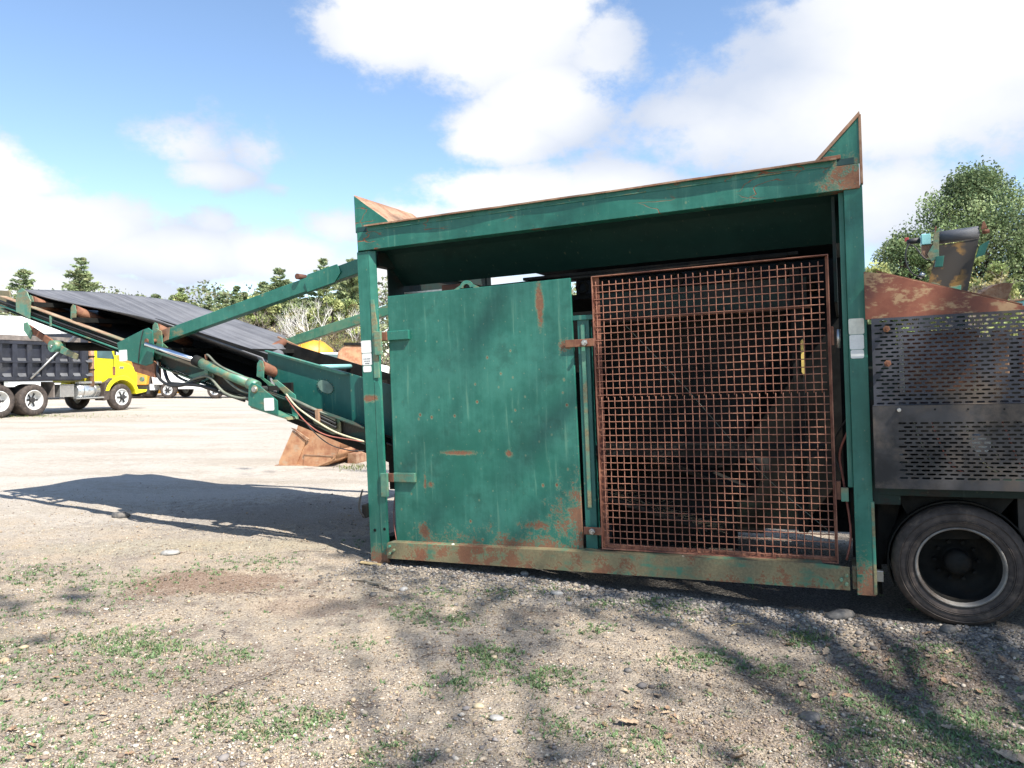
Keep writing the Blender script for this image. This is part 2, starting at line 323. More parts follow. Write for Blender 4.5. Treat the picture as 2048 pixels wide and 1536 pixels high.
def npmesh(me,verts,faces,k):
    me.vertices.add(len(verts)); me.vertices.foreach_set('co',verts.astype(np.float32).ravel())
    me.loops.add(faces.size); me.loops.foreach_set('vertex_index',faces.astype(np.int32).ravel())
    me.polygons.add(len(faces)); me.polygons.foreach_set('loop_start',np.arange(0,faces.size,k,dtype=np.int32)); me.polygons.foreach_set('loop_total',np.full(len(faces),k,dtype=np.int32))
    me.update(); me.validate()
npmesh(me,vv,q,4)
me.polygons.foreach_set('use_smooth',[True]*len(q))
def ground_mat(name,pebble=False):
    m,nt,p=newmat(name)
    tc=N(nt,'ShaderNodeNewGeometry'); v=tc.outputs['Position']
    big=noise(nt,v,.35,6,.6); mid=noise(nt,v,1.6,8,.65); sm=noise(nt,v,9,8,.7); fi=noise(nt,v,70,5,.75)
    far=(.53,.48,.42); neart=(.43,.335,.235); grey=(.26,.22,.18); brown=(.155,.092,.056); dark=(.075,.060,.048)
    sep=N(nt,'ShaderNodeSeparateXYZ'); nt.links.new(v,sep.inputs[0])
    # pale trafficked sand of the open lot beyond the plant
    dist=mth(nt,'ADD',sep.outputs[1],mth(nt,'MULTIPLY',sep.outputs[0],-.10))
    fz=mapr(nt,mth(nt,'ADD',dist,mth(nt,'MULTIPLY',mth(nt,'SUBTRACT',mid,.5),4.5)),6.2,9.6)
    c=mix(nt,mapr(nt,mth(nt,'ADD',mth(nt,'MULTIPLY',mid,.5),mth(nt,'MULTIPLY',sm,.5)),.40,.60),neart,grey)
    c=mix(nt,mth(nt,'MULTIPLY',mapr(nt,mth(nt,'ADD',mth(nt,'MULTIPLY',mid,.6),mth(nt,'MULTIPLY',sm,.4)),.51,.61),.8),c,brown)
    for bc,br,s,col in [((-2.3,5.6,0),(.85,.42,1),.95,(.19,.105,.062)),((-1.45,5.1,0),(.55,.3,1),.6,(.2,.12,.08)),((1.75,3.75,0),(1.1,.45,1),.95,dark),((2.3,4.05,0),(.7,.45,1),.9,(.12,.07,.045)),((1.9,3.1,0),(1.0,.4,1),.8,(.12,.085,.055)),((-.7,6.9,0),(1.4,.8,1),.7,(.22,.2,.18)),((.9,3.25,0),(.6,.2,1),.6,(.16,.10,.07)),((1.7,5.15,0),(2.2,.30,1),.85,(.24,.225,.215)),((2.9,4.3,0),(.8,.35,1),.8,(.27,.25,.235)),((-.2,4.4,0),(.7,.5,1),.6,(.19,.17,.155)),((-1.9,3.8,0),(1.0,.35,1),.55,(.2,.15,.11)),((-3.4,4.2,0),(.9,.5,1),.5,(.24,.2,.12)),((-2.9,6.7,0),(2.0,.4,1),.35,(.33,.30,.17)),((-1.9,8.3,0),(2.9,1.3,1),.55,(.21,.19,.175)),((-6,13,0),(3.5,.5,1),.5,(.36,.31,.25)),((-2.5,10.4,0),(3,.5,1),.5,(.33,.28,.22))]:  # soil patches; one greys the ground to deepen the conveyor shadow
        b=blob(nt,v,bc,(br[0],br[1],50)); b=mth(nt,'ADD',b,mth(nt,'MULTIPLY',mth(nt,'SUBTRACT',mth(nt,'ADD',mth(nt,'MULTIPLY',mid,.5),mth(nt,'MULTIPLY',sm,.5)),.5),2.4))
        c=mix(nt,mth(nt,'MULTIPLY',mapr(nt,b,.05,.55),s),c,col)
    fc=mix(nt,mapr(nt,mth(nt,'ADD',mth(nt,'MULTIPLY',noise(nt,(lambda mp:(nt.links.new(v,mp.inputs[0]),mp.inputs['Scale'].__setattr__('default_value',(.45,.95,1)),mp.outputs[0])[2])(N(nt,'ShaderNodeMapping')),.8,6),.6),mth(nt,'MULTIPLY',sm,.4)),.42,.60),far,(.41,.355,.29))
    c=mix(nt,mth(nt,'MULTIPLY',fz,.92),c,fc)
    for bc,br,s,col in [((-1.9,8.3,0),(2.9,1.3,1),.6,(.20,.18,.165)),((-6,13.2,0),(3.5,.35,1),.45,(.36,.31,.25)),((-2.3,10.6,0),(2.6,.35,1),.5,(.33,.28,.22)),((-9,17,0),(6,.3,1),.35,(.38,.33,.27)),((-7,20,0),(7,.35,1),.35,(.38,.33,.27))]:  # first patch darkens the sand again under the conveyor's shadow
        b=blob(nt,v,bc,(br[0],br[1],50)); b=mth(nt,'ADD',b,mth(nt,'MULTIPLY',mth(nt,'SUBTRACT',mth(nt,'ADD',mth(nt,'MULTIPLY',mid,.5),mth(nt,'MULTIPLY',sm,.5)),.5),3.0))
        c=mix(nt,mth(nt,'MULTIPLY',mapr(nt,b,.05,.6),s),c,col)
    # strip of scruffy earth along the truck
    c=mix(nt,mth(nt,'MULTIPLY',mth(nt,'MULTIPLY',mapr(nt,mth(nt,'ADD',blob(nt,v,(-17,25.5,0),(12,3.0,50)),mth(nt,'MULTIPLY',mth(nt,'SUBTRACT',big,.5),2)),.1,.6),mapr(nt,sm,.4,.6)),.7),c,(.33,.27,.19))
    # earth darkened to paint in the shade under the machine (its footprint, in machine directions)
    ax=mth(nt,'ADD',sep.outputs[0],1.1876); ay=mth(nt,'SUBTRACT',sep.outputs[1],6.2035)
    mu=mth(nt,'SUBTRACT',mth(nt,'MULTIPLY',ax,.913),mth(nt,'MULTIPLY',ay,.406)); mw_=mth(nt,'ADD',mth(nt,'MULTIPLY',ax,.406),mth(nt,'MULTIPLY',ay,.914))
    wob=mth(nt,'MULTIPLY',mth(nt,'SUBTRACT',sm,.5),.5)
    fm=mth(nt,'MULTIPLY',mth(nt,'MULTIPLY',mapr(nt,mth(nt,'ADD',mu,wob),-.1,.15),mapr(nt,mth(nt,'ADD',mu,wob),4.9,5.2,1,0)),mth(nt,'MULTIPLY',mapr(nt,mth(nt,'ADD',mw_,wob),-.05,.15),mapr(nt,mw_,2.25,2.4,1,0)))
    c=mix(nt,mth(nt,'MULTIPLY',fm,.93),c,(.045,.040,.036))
    # far woodland floor
    c=mix(nt,mapr(nt,sep.outputs[1],78,88),c,(.16,.13,.085))
    if not pebble:
        c=mix(nt,mapr(nt,fi,.35,.65),mix(nt,.35,c,(.05,.04,.03)),mix(nt,.25,c,(.75,.68,.58)))
        vo=N(nt,'ShaderNodeTexVoronoi'); vo.inputs['Scale'].default_value=85; nt.links.new(v,vo.inputs['Vector'])
        bump(nt,p,mth(nt,'ADD',mth(nt,'MULTIPLY',fi,1.0),mth(nt,'ADD',mth(nt,'MULTIPLY',sm,2.0),mth(nt,'MULTIPLY',vo.outputs['Distance'],-.8))),.9,.012)
    nt.links.new(c,p.inputs['Base Color']); p.inputs['Roughness'].default_value=.92; p.inputs['Specular IOR Level'].default_value=.2
    return m
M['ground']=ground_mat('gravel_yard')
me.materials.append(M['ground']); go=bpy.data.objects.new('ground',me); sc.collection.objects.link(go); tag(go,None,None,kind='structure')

# pebbles: a carpet of small stones, shapes merged into one mesh
def attr_mat(name,attr='tint',rough=.85):
    m,nt,p=newmat(name); a=N(nt,'ShaderNodeAttribute',attribute_name=attr); nt.links.new(a.outputs['Color'],p.inputs['Base Color']); p.inputs['Roughness'].default_value=rough; p.inputs['Specular IOR Level'].default_value=.25; return m
def mulcol(me,cols,k):
    ca=me.color_attributes.new('tint','FLOAT_COLOR','POINT'); arr=np.concatenate([np.repeat(cols,k,0),np.ones((len(cols)*k,1))],1); ca.data.foreach_set('color',arr.astype(np.float32).ravel())
OCT=np.array([(1,0,0),(0,1,0),(-1,0,0),(0,-1,0),(0,0,1),(0,0,-1)],float)
OF=np.array([(0,1,4),(1,2,4),(2,3,4),(3,0,4),(1,0,5),(2,1,5),(3,2,5),(0,3,5)])
bm=bmesh.new(); bmesh.ops.create_icosphere(bm,subdivisions=1,radius=1); ICO=np.array([v.co[:] for v in bm.verts]); bm.verts.index_update(); IF=np.array([[v.index for v in f.verts] for f in bm.faces]); bm.free()
def stones(name,px,py,size,base,faces,pal,parent=None,sink=.35):
    _u=(px+1.1876)*.913-(py-6.2035)*.406; _w=(px+1.1876)*.406+(py-6.2035)*.914; kp=~((_u>0)&(_u<5)&(_w>.06)&(_w<2.3)); px,py,size=px[kp],py[kp],size[kp]
    n=len(px); k=len(base)
    S=np.stack([size*RNG.uniform(.7,1.4,n),size*RNG.uniform(.7,1.4,n),size*RNG.uniform(.4,.8,n)],-1)
    V=base[None]*S[:,None]*RNG.uniform(.75,1.25,(n,k,1)); a=RNG.uniform(0,6.28,n); ca,sa=np.cos(a)[:,None],np.sin(a)[:,None]
    V=np.stack([V[...,0]*ca-V[...,1]*sa,V[...,0]*sa+V[...,1]*ca,V[...,2]],-1)
    V[...,0]+=px[:,None];V[...,1]+=py[:,None];V[...,2]+=(gz(px,py)+size*sink)[:,None]
    Fc=(faces[None]+np.arange(n)[:,None,None]*k).reshape(-1,3)
    me=bpy.data.meshes.new(name); npmesh(me,V.reshape(-1,3),Fc,3)
    cols=pal[RNG.integers(0,len(pal),n)]*RNG.uniform(.7,1.25,(n,1))
    dk=np.zeros(n)
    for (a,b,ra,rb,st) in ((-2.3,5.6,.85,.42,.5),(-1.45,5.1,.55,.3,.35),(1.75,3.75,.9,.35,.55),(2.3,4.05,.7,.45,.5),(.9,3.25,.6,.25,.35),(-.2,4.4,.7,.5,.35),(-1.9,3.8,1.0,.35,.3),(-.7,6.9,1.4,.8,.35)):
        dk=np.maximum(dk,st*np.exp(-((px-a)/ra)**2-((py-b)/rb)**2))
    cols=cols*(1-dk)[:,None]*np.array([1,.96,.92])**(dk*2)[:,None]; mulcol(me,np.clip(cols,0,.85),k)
    me.materials.append(M['stone']); o=bpy.data.objects.new(name,me); sc.collection.objects.link(o); return o
M['stone']=attr_mat('stone_chips')
PAL=1.0*np.array([(.42,.34,.25),(.36,.29,.215),(.50,.42,.32),(.30,.26,.225),(.24,.215,.20),(.55,.49,.41),(.34,.25,.17),(.20,.15,.115),(.46,.35,.23),(.16,.135,.12)])
def scatter_view(n,y0,y1,pad=.2,pw=1.0):
    t=RNG.uniform(0,1,n); y=1/(1/y0+(1/y1-1/y0)*t); x=RNG.uniform(-1,1,n)*(y*.72+pad); return x,y
x,y=scatter_view(80000,2.75,9.5)
# thin out the pebbles on bare earth
keep=RNG.uniform(0,1,len(x))<(.45+.55*(np.sin(x*2.1+1.3)*np.cos(y*2.7)>-.2))
x,y=x[keep],y[keep]
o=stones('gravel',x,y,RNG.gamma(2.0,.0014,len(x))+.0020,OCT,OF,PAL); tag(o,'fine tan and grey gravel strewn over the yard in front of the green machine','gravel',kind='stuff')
x,y=scatter_view(1300,2.8,11)
o=stones('pebbles',x,y,RNG.gamma(2.2,.0022,len(x))+.005,ICO,IF,PAL); tag(o,'larger pale pebbles scattered through the foreground gravel','pebbles',kind='stuff')
# coarser grey stone chips banked along the rail and the wheel
n=9000; u=RNG.uniform(-.1,5.4,n); ww=.04-np.abs(RNG.normal(0,.33,n))
Px=-1.1876+u*.913+ww*.406; Py=6.2035-u*.4062+ww*.914
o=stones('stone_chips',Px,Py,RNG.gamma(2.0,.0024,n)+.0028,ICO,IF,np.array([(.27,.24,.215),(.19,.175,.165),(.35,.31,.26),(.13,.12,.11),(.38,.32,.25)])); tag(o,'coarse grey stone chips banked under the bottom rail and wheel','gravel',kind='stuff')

# grass and weeds -------------------------------------------------------------
def leaf_mat(name,tr=.35,rough=.6):
    m,nt,p=newmat(name); a=N(nt,'ShaderNodeAttribute',attribute_name='tint'); nt.links.new(a.outputs['Color'],p.inputs['Base Color']); p.inputs['Roughness'].default_value=rough; p.inputs['Specular IOR Level'].default_value=.3
    t=N(nt,'ShaderNodeBsdfTranslucent'); nt.links.new(a.outputs['Color'],t.inputs[0]); mx=N(nt,'ShaderNodeMixShader'); mx.inputs[0].default_value=tr
    out=nt.nodes['Material Output']; nt.links.new(p.outputs[0],mx.inputs[1]); nt.links.new(t.outputs[0],mx.inputs[2]); nt.links.new(mx.outputs[0],out.inputs[0]); return m
M['grass']=leaf_mat('grass_blades',.3)
def blades(name,cx,cy,h,lean,wid,pal,z=None):
    n=len(cx); a=RNG.uniform(0,6.28,n); dx,dy=np.cos(a),np.sin(a); z=gz(cx,cy) if z is None else z
    px_,py_=-dy,dx; L=lean*h
    P=[]
    for t,wf in ((0,1),(.5,.8)):
        bx=cx+dx*L*t*t;by=cy+dy*L*t*t;bz=z+h*t-.002
        P.append(np.stack([bx-px_*wid*wf,by-py_*wid*wf,bz],-1));P.append(np.stack([bx+px_*wid*wf,by+py_*wid*wf,bz],-1))
    P.append(np.stack([cx+dx*L,cy+dy*L,z+h*(1-.25*lean)],-1))
    V=np.stack(P,1).reshape(-1,3); b=np.arange(n)[:,None]*5
    F=np.concatenate([b+np.array([0,1,3]),b+np.array([0,3,2]),b+np.array([2,3,4])],0)
    me=bpy.data.meshes.new(name); npmesh(me,V,F,3)
    cols=pal[RNG.integers(0,len(pal),n)]*RNG.uniform(.7,1.3,(n,1)); mulcol(me,np.clip(cols,0,1),5); me.materials.append(M['grass'])
    o=bpy.data.objects.new(name,me); sc.collection.objects.link(o); return o
GP=np.array([(.12,.19,.06),(.16,.23,.08),(.10,.155,.055),(.21,.24,.11),(.28,.24,.13)])
# tufts: (x, y, radius, number, height)
TF=[(-2.35,4.35,.22,420,.05),(-2.05,4.2,.16,260,.06),(-2.9,4.0,.25,300,.04),(-1.62,4.15,.12,120,.05),(-1.9,3.85,.16,160,.035),(-.62,4.9,.15,170,.035),(-.36,4.75,.12,130,.035),(-.12,5.28,.10,90,.04),(.95,5.05,.09,90,.05),(1.1,4.95,.14,160,.04),(-.15,4.2,.11,200,.035),(-.1,4.0,.13,140,.03),(1.75,4.4,.10,160,.075),(1.2,4.1,.12,150,.04),(.95,4.05,.12,120,.035),(1.4,3.95,.1,120,.04),(-.3,3.78,.12,140,.035),(.25,3.85,.12,140,.04),(.1,3.75,.1,110,.04),(-.9,3.4,.10,130,.035),(-1.35,3.4,.18,300,.045),(-1.05,3.25,.12,170,.04),(-2.4,3.75,.22,240,.035),(1.75,3.4,.28,420,.045),(2.05,3.25,.3,420,.05),(1.9,3.05,.25,420,.05),(2.3,3.5,.25,250,.045),(1.45,3.1,.15,190,.04),(-2.2,3.15,.25,260,.035),(-3.0,3.5,.3,240,.03),(-3.9,5.9,.3,260,.04),(-3.3,5.7,.35,260,.035),(-2.8,5.5,.3,200,.035),(-2.4,6.0,.25,150,.035),(-2.0,6.1,.18,110,.04),(-1.25,6.95,.2,120,.045),(-4.1,5.2,.3,180,.04),(-3.1,4.9,.3,160,.03),(2.15,4.0,.2,170,.05),(2.4,4.15,.15,120,.05),(.5,4.55,.1,80,.03),(-.55,5.35,.14,100,.03),(0.3,5.3,.12,70,.03),(.65,5.0,.1,80,.03),(-.55,3.05,.15,120,.03),(.55,3.1,.15,130,.04),(.2,3.3,.12,100,.035),(-1.7,3.0,.2,150,.035),(-.95,4.4,.12,60,.03)]
cx=[];cy=[];hh=[]
for (a,b,r,n,h) in TF:
    n=int(n*(.42 if a>1.2 else .45)); cx+=list(RNG.normal(a,r*.8,n)*1); cy+=list(RNG.normal(b,r*.6,n)); hh+=list(RNG.uniform(.3,1.2,n)*h)
cx=np.array(cx);cy=np.array(cy);hh=np.array(hh)
o=blades('grass',cx,cy,hh,RNG.uniform(.3,1.3,len(cx)),RNG.uniform(.0013,.003,len(cx)),GP); tag(o,'sparse tufts of fresh green grass growing through the foreground gravel','grass',kind='stuff')
x,y=scatter_view(9000,2.8,9); k=(np.sin(x*1.7+.4*y)+np.sin(y*2.1-.6*x+2)+RNG.normal(0,.6,len(x)))>.4; x,y=x[k],y[k]
o=blades('dry_grass',x,y,RNG.uniform(.008,.04,len(x)),RNG.uniform(.8,2.4,len(x)),RNG.uniform(.0008,.0018,len(x)),np.array([(.38,.30,.17),(.30,.22,.12),(.22,.15,.08),(.45,.38,.24),(.15,.2,.06)])); tag(o,'dry straw and thin dead grass lying across the yard','dead grass',kind='stuff')
# low broad-leaved weeds
cx=[];cy=[]
for (a,b,r,n,h) in TF: 
    k=max(3,int(n*.22)); k=int(k*1.5); cx+=list(RNG.normal(a,r*.85,k)); cy+=list(RNG.normal(b,r*.65,k))
x,y=scatter_view(260,2.9,7); cx+=list(x); cy+=list(y)
cx=np.repeat(np.array(cx),6)+RNG.normal(0,.009,len(cx)*6); cy=np.repeat(np.array(cy),6)+RNG.normal(0,.009,len(cy)*6)
o=blades('weeds',cx,cy,RNG.uniform(.008,.024,len(cx)),RNG.uniform(.5,1.8,len(cx)),RNG.uniform(.003,.006,len(cx)),np.array([(.12,.20,.08),(.16,.24,.10),(.19,.27,.13)])); tag(o,'low broad-leaved weeds dotted between the gravel','weeds',kind='stuff')
# scruffy growth by the dump truck wheels and by the bucket
cx=np.concatenate([RNG.normal(-16.6,1.6,500),RNG.normal(-2.45,.22,160)]); cy=np.concatenate([RNG.normal(25.6,.5,500),RNG.normal(12.0,.15,160)])
o=blades('verge_grass',cx,cy,RNG.uniform(.03,.09,len(cx)),RNG.uniform(.2,1.,len(cx)),RNG.uniform(.004,.008,len(cx)),np.array([(.16,.22,.07),(.3,.3,.12),(.22,.26,.1)])); tag(o,'pale green grass at the truck wheels and under the rusty bucket','grass',kind='stuff')

# ================================================================ SCREENING PLANT
U=Vector((.912954,-.406191,.039029)).normalized(); V=Vector((-.042588,.000278,.999093)); W_=Vector((.405834,.913788,.017045))
O=Vector((-1.18758,6.20354,0))
plant=bpy.data.objects.new('screening_plant',None); sc.collection.objects.link(plant)
plant.matrix_world=Matrix(((U.x,W_.x,V.x,O.x),(U.y,W_.y,V.y,O.y),(U.z,W_.z,V.z,O.z),(0,0,0,1)))
tag(plant,'large green rusting screening plant with door, wire mesh panel and folded belt conveyor','screening plant')
D=2.35   # depth of the machine
def uvbox(name,u0,u1,w0,w1,v0,v1,mat,par=plant,bevel=.004):
    return MB().box((u0,w0,v0),(u1,w1,v1)).build(name,M[mat],par,bevel)
# posts --------------------------------------------------------------
def holed(mb,u0,u1,w,v0,v1,holes,back=.008):
    pass
lp=MB(); lp.box((0,0,-.05),(.108,.012,2.585)); lp.box((0,.012,-.05),(.012,.14,2.60)); lp.prism([(.108,0),(.118,0),(.165,.03),(.165,.042),(.112,.012),(.108,.012)],-.05,2.585,2)
o=lp.build('side_post',M['g_post'],plant,.003)
g=MB().prism([(.112,-.0),(.165,-.0),(.165,1.46),(.112,1.46)],.045,.052,1); 
g=MB().prism([(.118,1.53),(.172,1.53),(.172,1.98),(.160,2.05),(.150,2.18),(.118,2.18)],-.006,.006); g.build('gusset_plate',M['g_light'],plant,.002)
g=MB().prism([(.118,.0),(.176,.0),(.176,1.44),(.160,1.50),(.118,1.50)],-.004,.006); g.build('gusset_plate',M['g_post'],plant,.002)
# bolt holes near the foot of the post
for (u,v) in ((.055,.256),(.152,.27)):
    MB().lathe([(.0,-.006),(.011,-.006),(.013,-.004)],(u,0,v),1,14,False).build('bolt_hole',M['dark'],plant)
rp=MB(); rp.box((3.715,0,.02),(3.822,.012,2.60)); rp.box((3.810,.012,.02),(3.822,.16,2.62)); rp.box((3.715,.012,.02),(3.725,.12,2.60)); rp.prism([(3.683,.05),(3.714,.05),(3.714,.06),(3.683,.06)],.7,2.59,2)
rp.build('side_post',M['g_postR'],plant,.003)
MB().box((3.812,-.004,.03),(3.83,.03,.62)).build('post_doubler',M['g_light'],plant,.003)
for u0 in (0,3.70):
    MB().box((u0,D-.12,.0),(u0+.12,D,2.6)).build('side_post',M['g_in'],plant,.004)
# cross frames joining front and back
for u0 in (0.02,3.72):
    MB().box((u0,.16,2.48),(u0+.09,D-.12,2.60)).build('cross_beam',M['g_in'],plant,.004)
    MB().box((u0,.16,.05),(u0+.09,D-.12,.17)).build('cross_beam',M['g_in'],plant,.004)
# top beam -----------------------------------------------------------
tb=MB(); tb.box((.018,-.012,2.592),(3.808,-.002,2.745)); tb.box((.018,-.002,2.592),(3.808,.10,2.602)); tb.box((.018,-.002,2.735),(3.808,.10,2.745))
tb.build('top_beam',M['g_beam'],plant,.003)
# inward sloping hopper side and its lip
hp=MB().prism([(-.010,2.748),(.0,2.79),(.012,2.79),(.30,2.60),(.55,2.40),(.60,2.36),(.59,2.345),(.54,2.385),(.29,2.585),(.015,2.748)],.012,3.78,0)
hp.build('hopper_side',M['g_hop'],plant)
l=MB(); n=46
for i in range(n):
    u0=.115+(3.68-.115)*i/n; u1=.115+(3.68-.115)*(i+1)/n
    f=lambda u:-.042-.006*math.sin(u*2.3)-.004*math.sin(u*7.1+1)
    l.add([(u0,f(u0),2.792),(u1,f(u1),2.792),(u1,.01,2.80),(u0,.01,2.80),(u0,f(u0),2.780),(u1,f(u1),2.780),(u1,.01,2.788),(u0,.01,2.788)],[(0,1,2,3),(4,7,6,5),(0,4,5,1),(3,2,6,7),(0,3,7,4),(1,5,6,2)])
l.build('lip_plate',M['rustlip'],plant)
MB().box((.115,-.010,2.745),(3.68,-.002,2.79)).build('lip_web',M['g_beam'],plant,.002)
# dashed welds under the lip
wd=[(.30,.62),(.78,1.1),(1.24,1.55),(1.7,2.0),(2.15,2.46),(2.6,2.9),(3.1,3.35)]
for a,b in wd: MB().cyl((a,-.012,2.752),(b,-.012,2.752),.004,6).build('weld_bead',M['g_light'],plant)
# corner fins
MB().prism([(-.002,2.745),(.112,2.745),(.33,2.795),(.30,2.825),(-.004,3.055)],.0,.010).build('corner_fin',M['g_beam'],plant,.002)
MB().add([(-.004,0,3.058),(.33,0,2.795),(.62,.75,2.60),(.10,.75,3.02),(-.004,.008,3.064),(.33,.008,2.801),(.62,.75,2.606),(.10,.75,3.026)],[(0,1,2,3),(7,6,5,4),(0,4,5,1),(1,5,6,2),(2,6,7,3),(3,7,4,0)]).build('hopper_end',M['rustlip'],plant)
MB().prism([(3.56,2.80),(3.69,2.748),(3.822,2.748),(3.826,3.05),(3.812,3.055)],.0,.010).build('corner_fin',M['g_beam'],plant,.002)
MB().prism([(3.545,2.79),(3.57,2.79),(3.822,3.045),(3.818,3.068)],-.014,.03).build('fin_flange',M['rustlip'],plant)
MB().box((3.812,-.006,2.62),(3.828,.05,3.05)).build('fin_flange',M['rustlip'],plant,.002)
MB().box((3.60,-.011,2.792),(3.705,.0,2.815)).build('weld_patch',M['rust'],plant,.002)
# other hopper walls far side
MB().prism([(D,2.79),(D-.25,2.60),(D-.26,2.62),(D-.012,2.80)],.06,3.78,0).build('hopper_side',M['g_in'],plant)
MB().prism([(.6,2.40),(D-.6,2.40),(D-.6,2.385),(.6,2.385)],1.25,3.7,0).build('hopper_belt',M['rubberblk'],plant)
MB().box((3.64,.1,1.9),(3.66,D-.1,2.58)).build('end_plate',M['g_in'],plant)
MB().box((.06,.35,2.16),(.075,D,2.72)).build('end_plate',M['g_in'],plant)
# bottom rail --------------------------------------------------------
br=MB()
def rz(u): return .035+ (u-.19)*.006
br.add([(.188,-.035,rz(.188)),(3.675,-.035,rz(3.675)),(3.675,-.035,.148+rz(3.675)-.0),(3.52,-.035,.165+rz(3.52)-.005),(.20,-.035,.133+rz(.2)),(.188,-.035,.120+rz(.188)),
        (.188,-.026,rz(.188)),(3.675,-.026,rz(3.675)),(3.675,-.026,.148+rz(3.675)),(3.52,-.026,.165+rz(3.52)-.005),(.20,-.026,.133+rz(.2)),(.188,-.026,.120+rz(.188))],
       [(0,1,2,3,4,5),(11,10,9,8,7,6),(0,6,7,1),(1,7,8,2),(2,8,9,3),(3,9,10,4),(4,10,11,5),(5,11,6,0)])
br.add([(.20,-.026,.133+rz(.2)),(3.52,-.026,.160+rz(3.52)),(3.50,.085,.160+rz(3.5)),(.22,.085,.133+rz(.2)),(.20,-.026,.125+rz(.2)),(3.52,-.026,.150+rz(3.52)),(3.50,.085,.150+rz(3.5)),(.22,.085,.125+rz(.2))],[(0,1,2,3),(7,6,5,4),(0,4,5,1),(1,5,6,2),(2,6,7,3),(3,7,4,0)])
rail=br.build('bottom_rail',M['g_rail'],plant)
for (u,v) in ((.222,.138),(.262,.110),(.225,.080),(3.655,.155),(3.625,.125),(3.655,.098)):
    MB().cyl((u,-.026,v),(u,-.060,v),.0125,6).build('bolt',M['g_light'],rail,.002)
for (u,v) in ((.80,.182),(2.62,.197)):
    MB().ico((u,-.01,v),(.016,.012,.008),1,.3).build('lump_of_dirt',M['stickerold'],rail)
MB().box((.2,D-.1,.04),(3.7,D,.18)).build('bottom_rail',M['g_in'],plant,.004)
MB().box((3.69,.02,.05),(3.716,.2,.20)).build('rail_bracket',M['g_rail'],plant,.003)
MB().box((1.845,-.02,.172),(2.05,.08,.195)).build('rail_cap',M['g_rail'],plant,.004)
# door ----------------------------------------------------------------
dr=MB().add([(.246,.052,2.203),(1.853,.052,2.212),(1.868,.052,.178),(.226,.052,.158),(.246,.075,2.203),(1.853,.075,2.212),(1.868,.075,.178),(.226,.075,.158)],[(0,1,2,3),(7,6,5,4),(0,4,5,1),(1,5,6,2),(2,6,7,3),(3,7,4,0)])
door=dr.build('steel_door',M['g_door'],plant,.005)
MB().box((.26,.075,.17),(1.85,.11,.21)).build('door_stiffener',M['g_in'],door)
pts=[(.86,2.203)]; 
for a in range(180,-1,-20): pts.append((.985+.055*math.cos(R(a)),2.222+.055*math.sin(R(a))))
pts.append((1.11,2.203))
inner=[(.985+.030*math.cos(R(a)),2.214+.030*math.sin(R(a))) for a in range(0,181,20)]
lug=MB(); ring=[(.985+.058*math.cos(R(a)),2.215+.055*math.sin(R(a))) for a in range(0,181,15)]; rin=[(.985+.030*math.cos(R(a)),2.212+.030*math.sin(R(a))) for a in range(0,181,15)]
for i in range(len(ring)-1): lug.prism([ring[i],ring[i+1],rin[i+1],rin[i]],.055,.068)
lug.prism([(.87,2.205),(.928,2.205),(.93,2.235)],.055,.068); lug.prism([(1.10,2.207),(1.042,2.207),(1.04,2.237)],.055,.068)
lug.build('lifting_lug',M['g_light'],door)
for (v,mt) in ((1.872,'g_dark'),(.698,'g_light')):
    h=MB(); h.box((.245,.022,v-.038),(.452,.052,v+.040)); ho=h.build('hinge_strap',M['g_light' if mt=='g_light' else 'g_post'],door,.006)
    MB().box((.185,.016,v-.038),(.248,.034,v+.036)).build('hinge_knuckle',M['rust'],door,.006)
    MB().cyl((.166,.0,v-.13),(.166,.0,v+.03),.012,10).build('hinge_pin',M['rust'],door)
    MB().box((.148,-.026,v-.155),(.215,-.002,v+.042)).build('hinge_plate',M['g_light'],plant,.005)
# centre post and latches ---------------------------------------------
cp=MB(); cp.box((1.885,.075,.19),(1.975,.085,1.90)); cp.box((1.885,.085,.19),(1.895,.15,1.90)); cp.box((1.965,.085,.19),(1.975,.15,1.90)); cp.box((1.85,.06,1.895),(2.02,.16,1.93))
cp.build('centre_post',M['g_dark'],plant,.003)
MB().box((1.912,.068,.5),(1.945,.075,1.86)).build('seal_strip',M['g_light'],plant,.002)
for (u0,u1,v) in ((1.80,2.02,1.725),(1.885,2.02,.335)):
    l=MB().box((u0,.030,v-.028),(u1,.040,v+.028)).build('latch_bar',M['rust'],plant,.003)
    MB().cyl((1.955,.03,v),(1.955,.006,v),.024,6).build('latch_nut',M['steel'],l,.002); MB().cyl((1.955,.006,v),(1.955,-.012,v),.012,10).build('latch_stud',M['steel'],l)
# mesh panel -----------------------------------------------------------
mu0,mu1,mv0,mv1=2.020,3.612,.205,2.206; mw=.045
mf=MB()
t=.006; d_=.045
mf.box((mu0,mw-.012,mv0),(mu0+t,mw+d_,mv1)); mf.box((mu1-t,mw-.012,mv0),(mu1,mw+d_,mv1)); mf.box((mu0+t,mw-.012,mv1-t),(mu1-t,mw+d_,mv1)); mf.box((mu0+t,mw-.012,mv0),(mu1-t,mw+d_,mv0+t))
mf.box((mu0+t,mw+.030,mv0+t),(mu0+.045,mw+.036,mv1-t)); mf.box((mu1-.02,mw+.030,mv0+t),(mu1-t,mw+.036,mv1-t)); mf.box((mu0+.045,mw+.030,mv0+t),(mu1-.02,mw+.036,mv0+.035))
panel=mf.build('mesh_panel',M['wire'],plant)
sp=.0500; wr=.0037
def crimp(L,n,ph,vertical):
    pts=[]; k=2
    for i in range(n*k+1):
        t=i/(n*k); s_=t*L; off=.0042*math.cos(math.pi*(i/k)+ph)
        pts.append((0,off,s_) if vertical else (s_,off,0))
    return MB().tube(pts,wr,5,True)
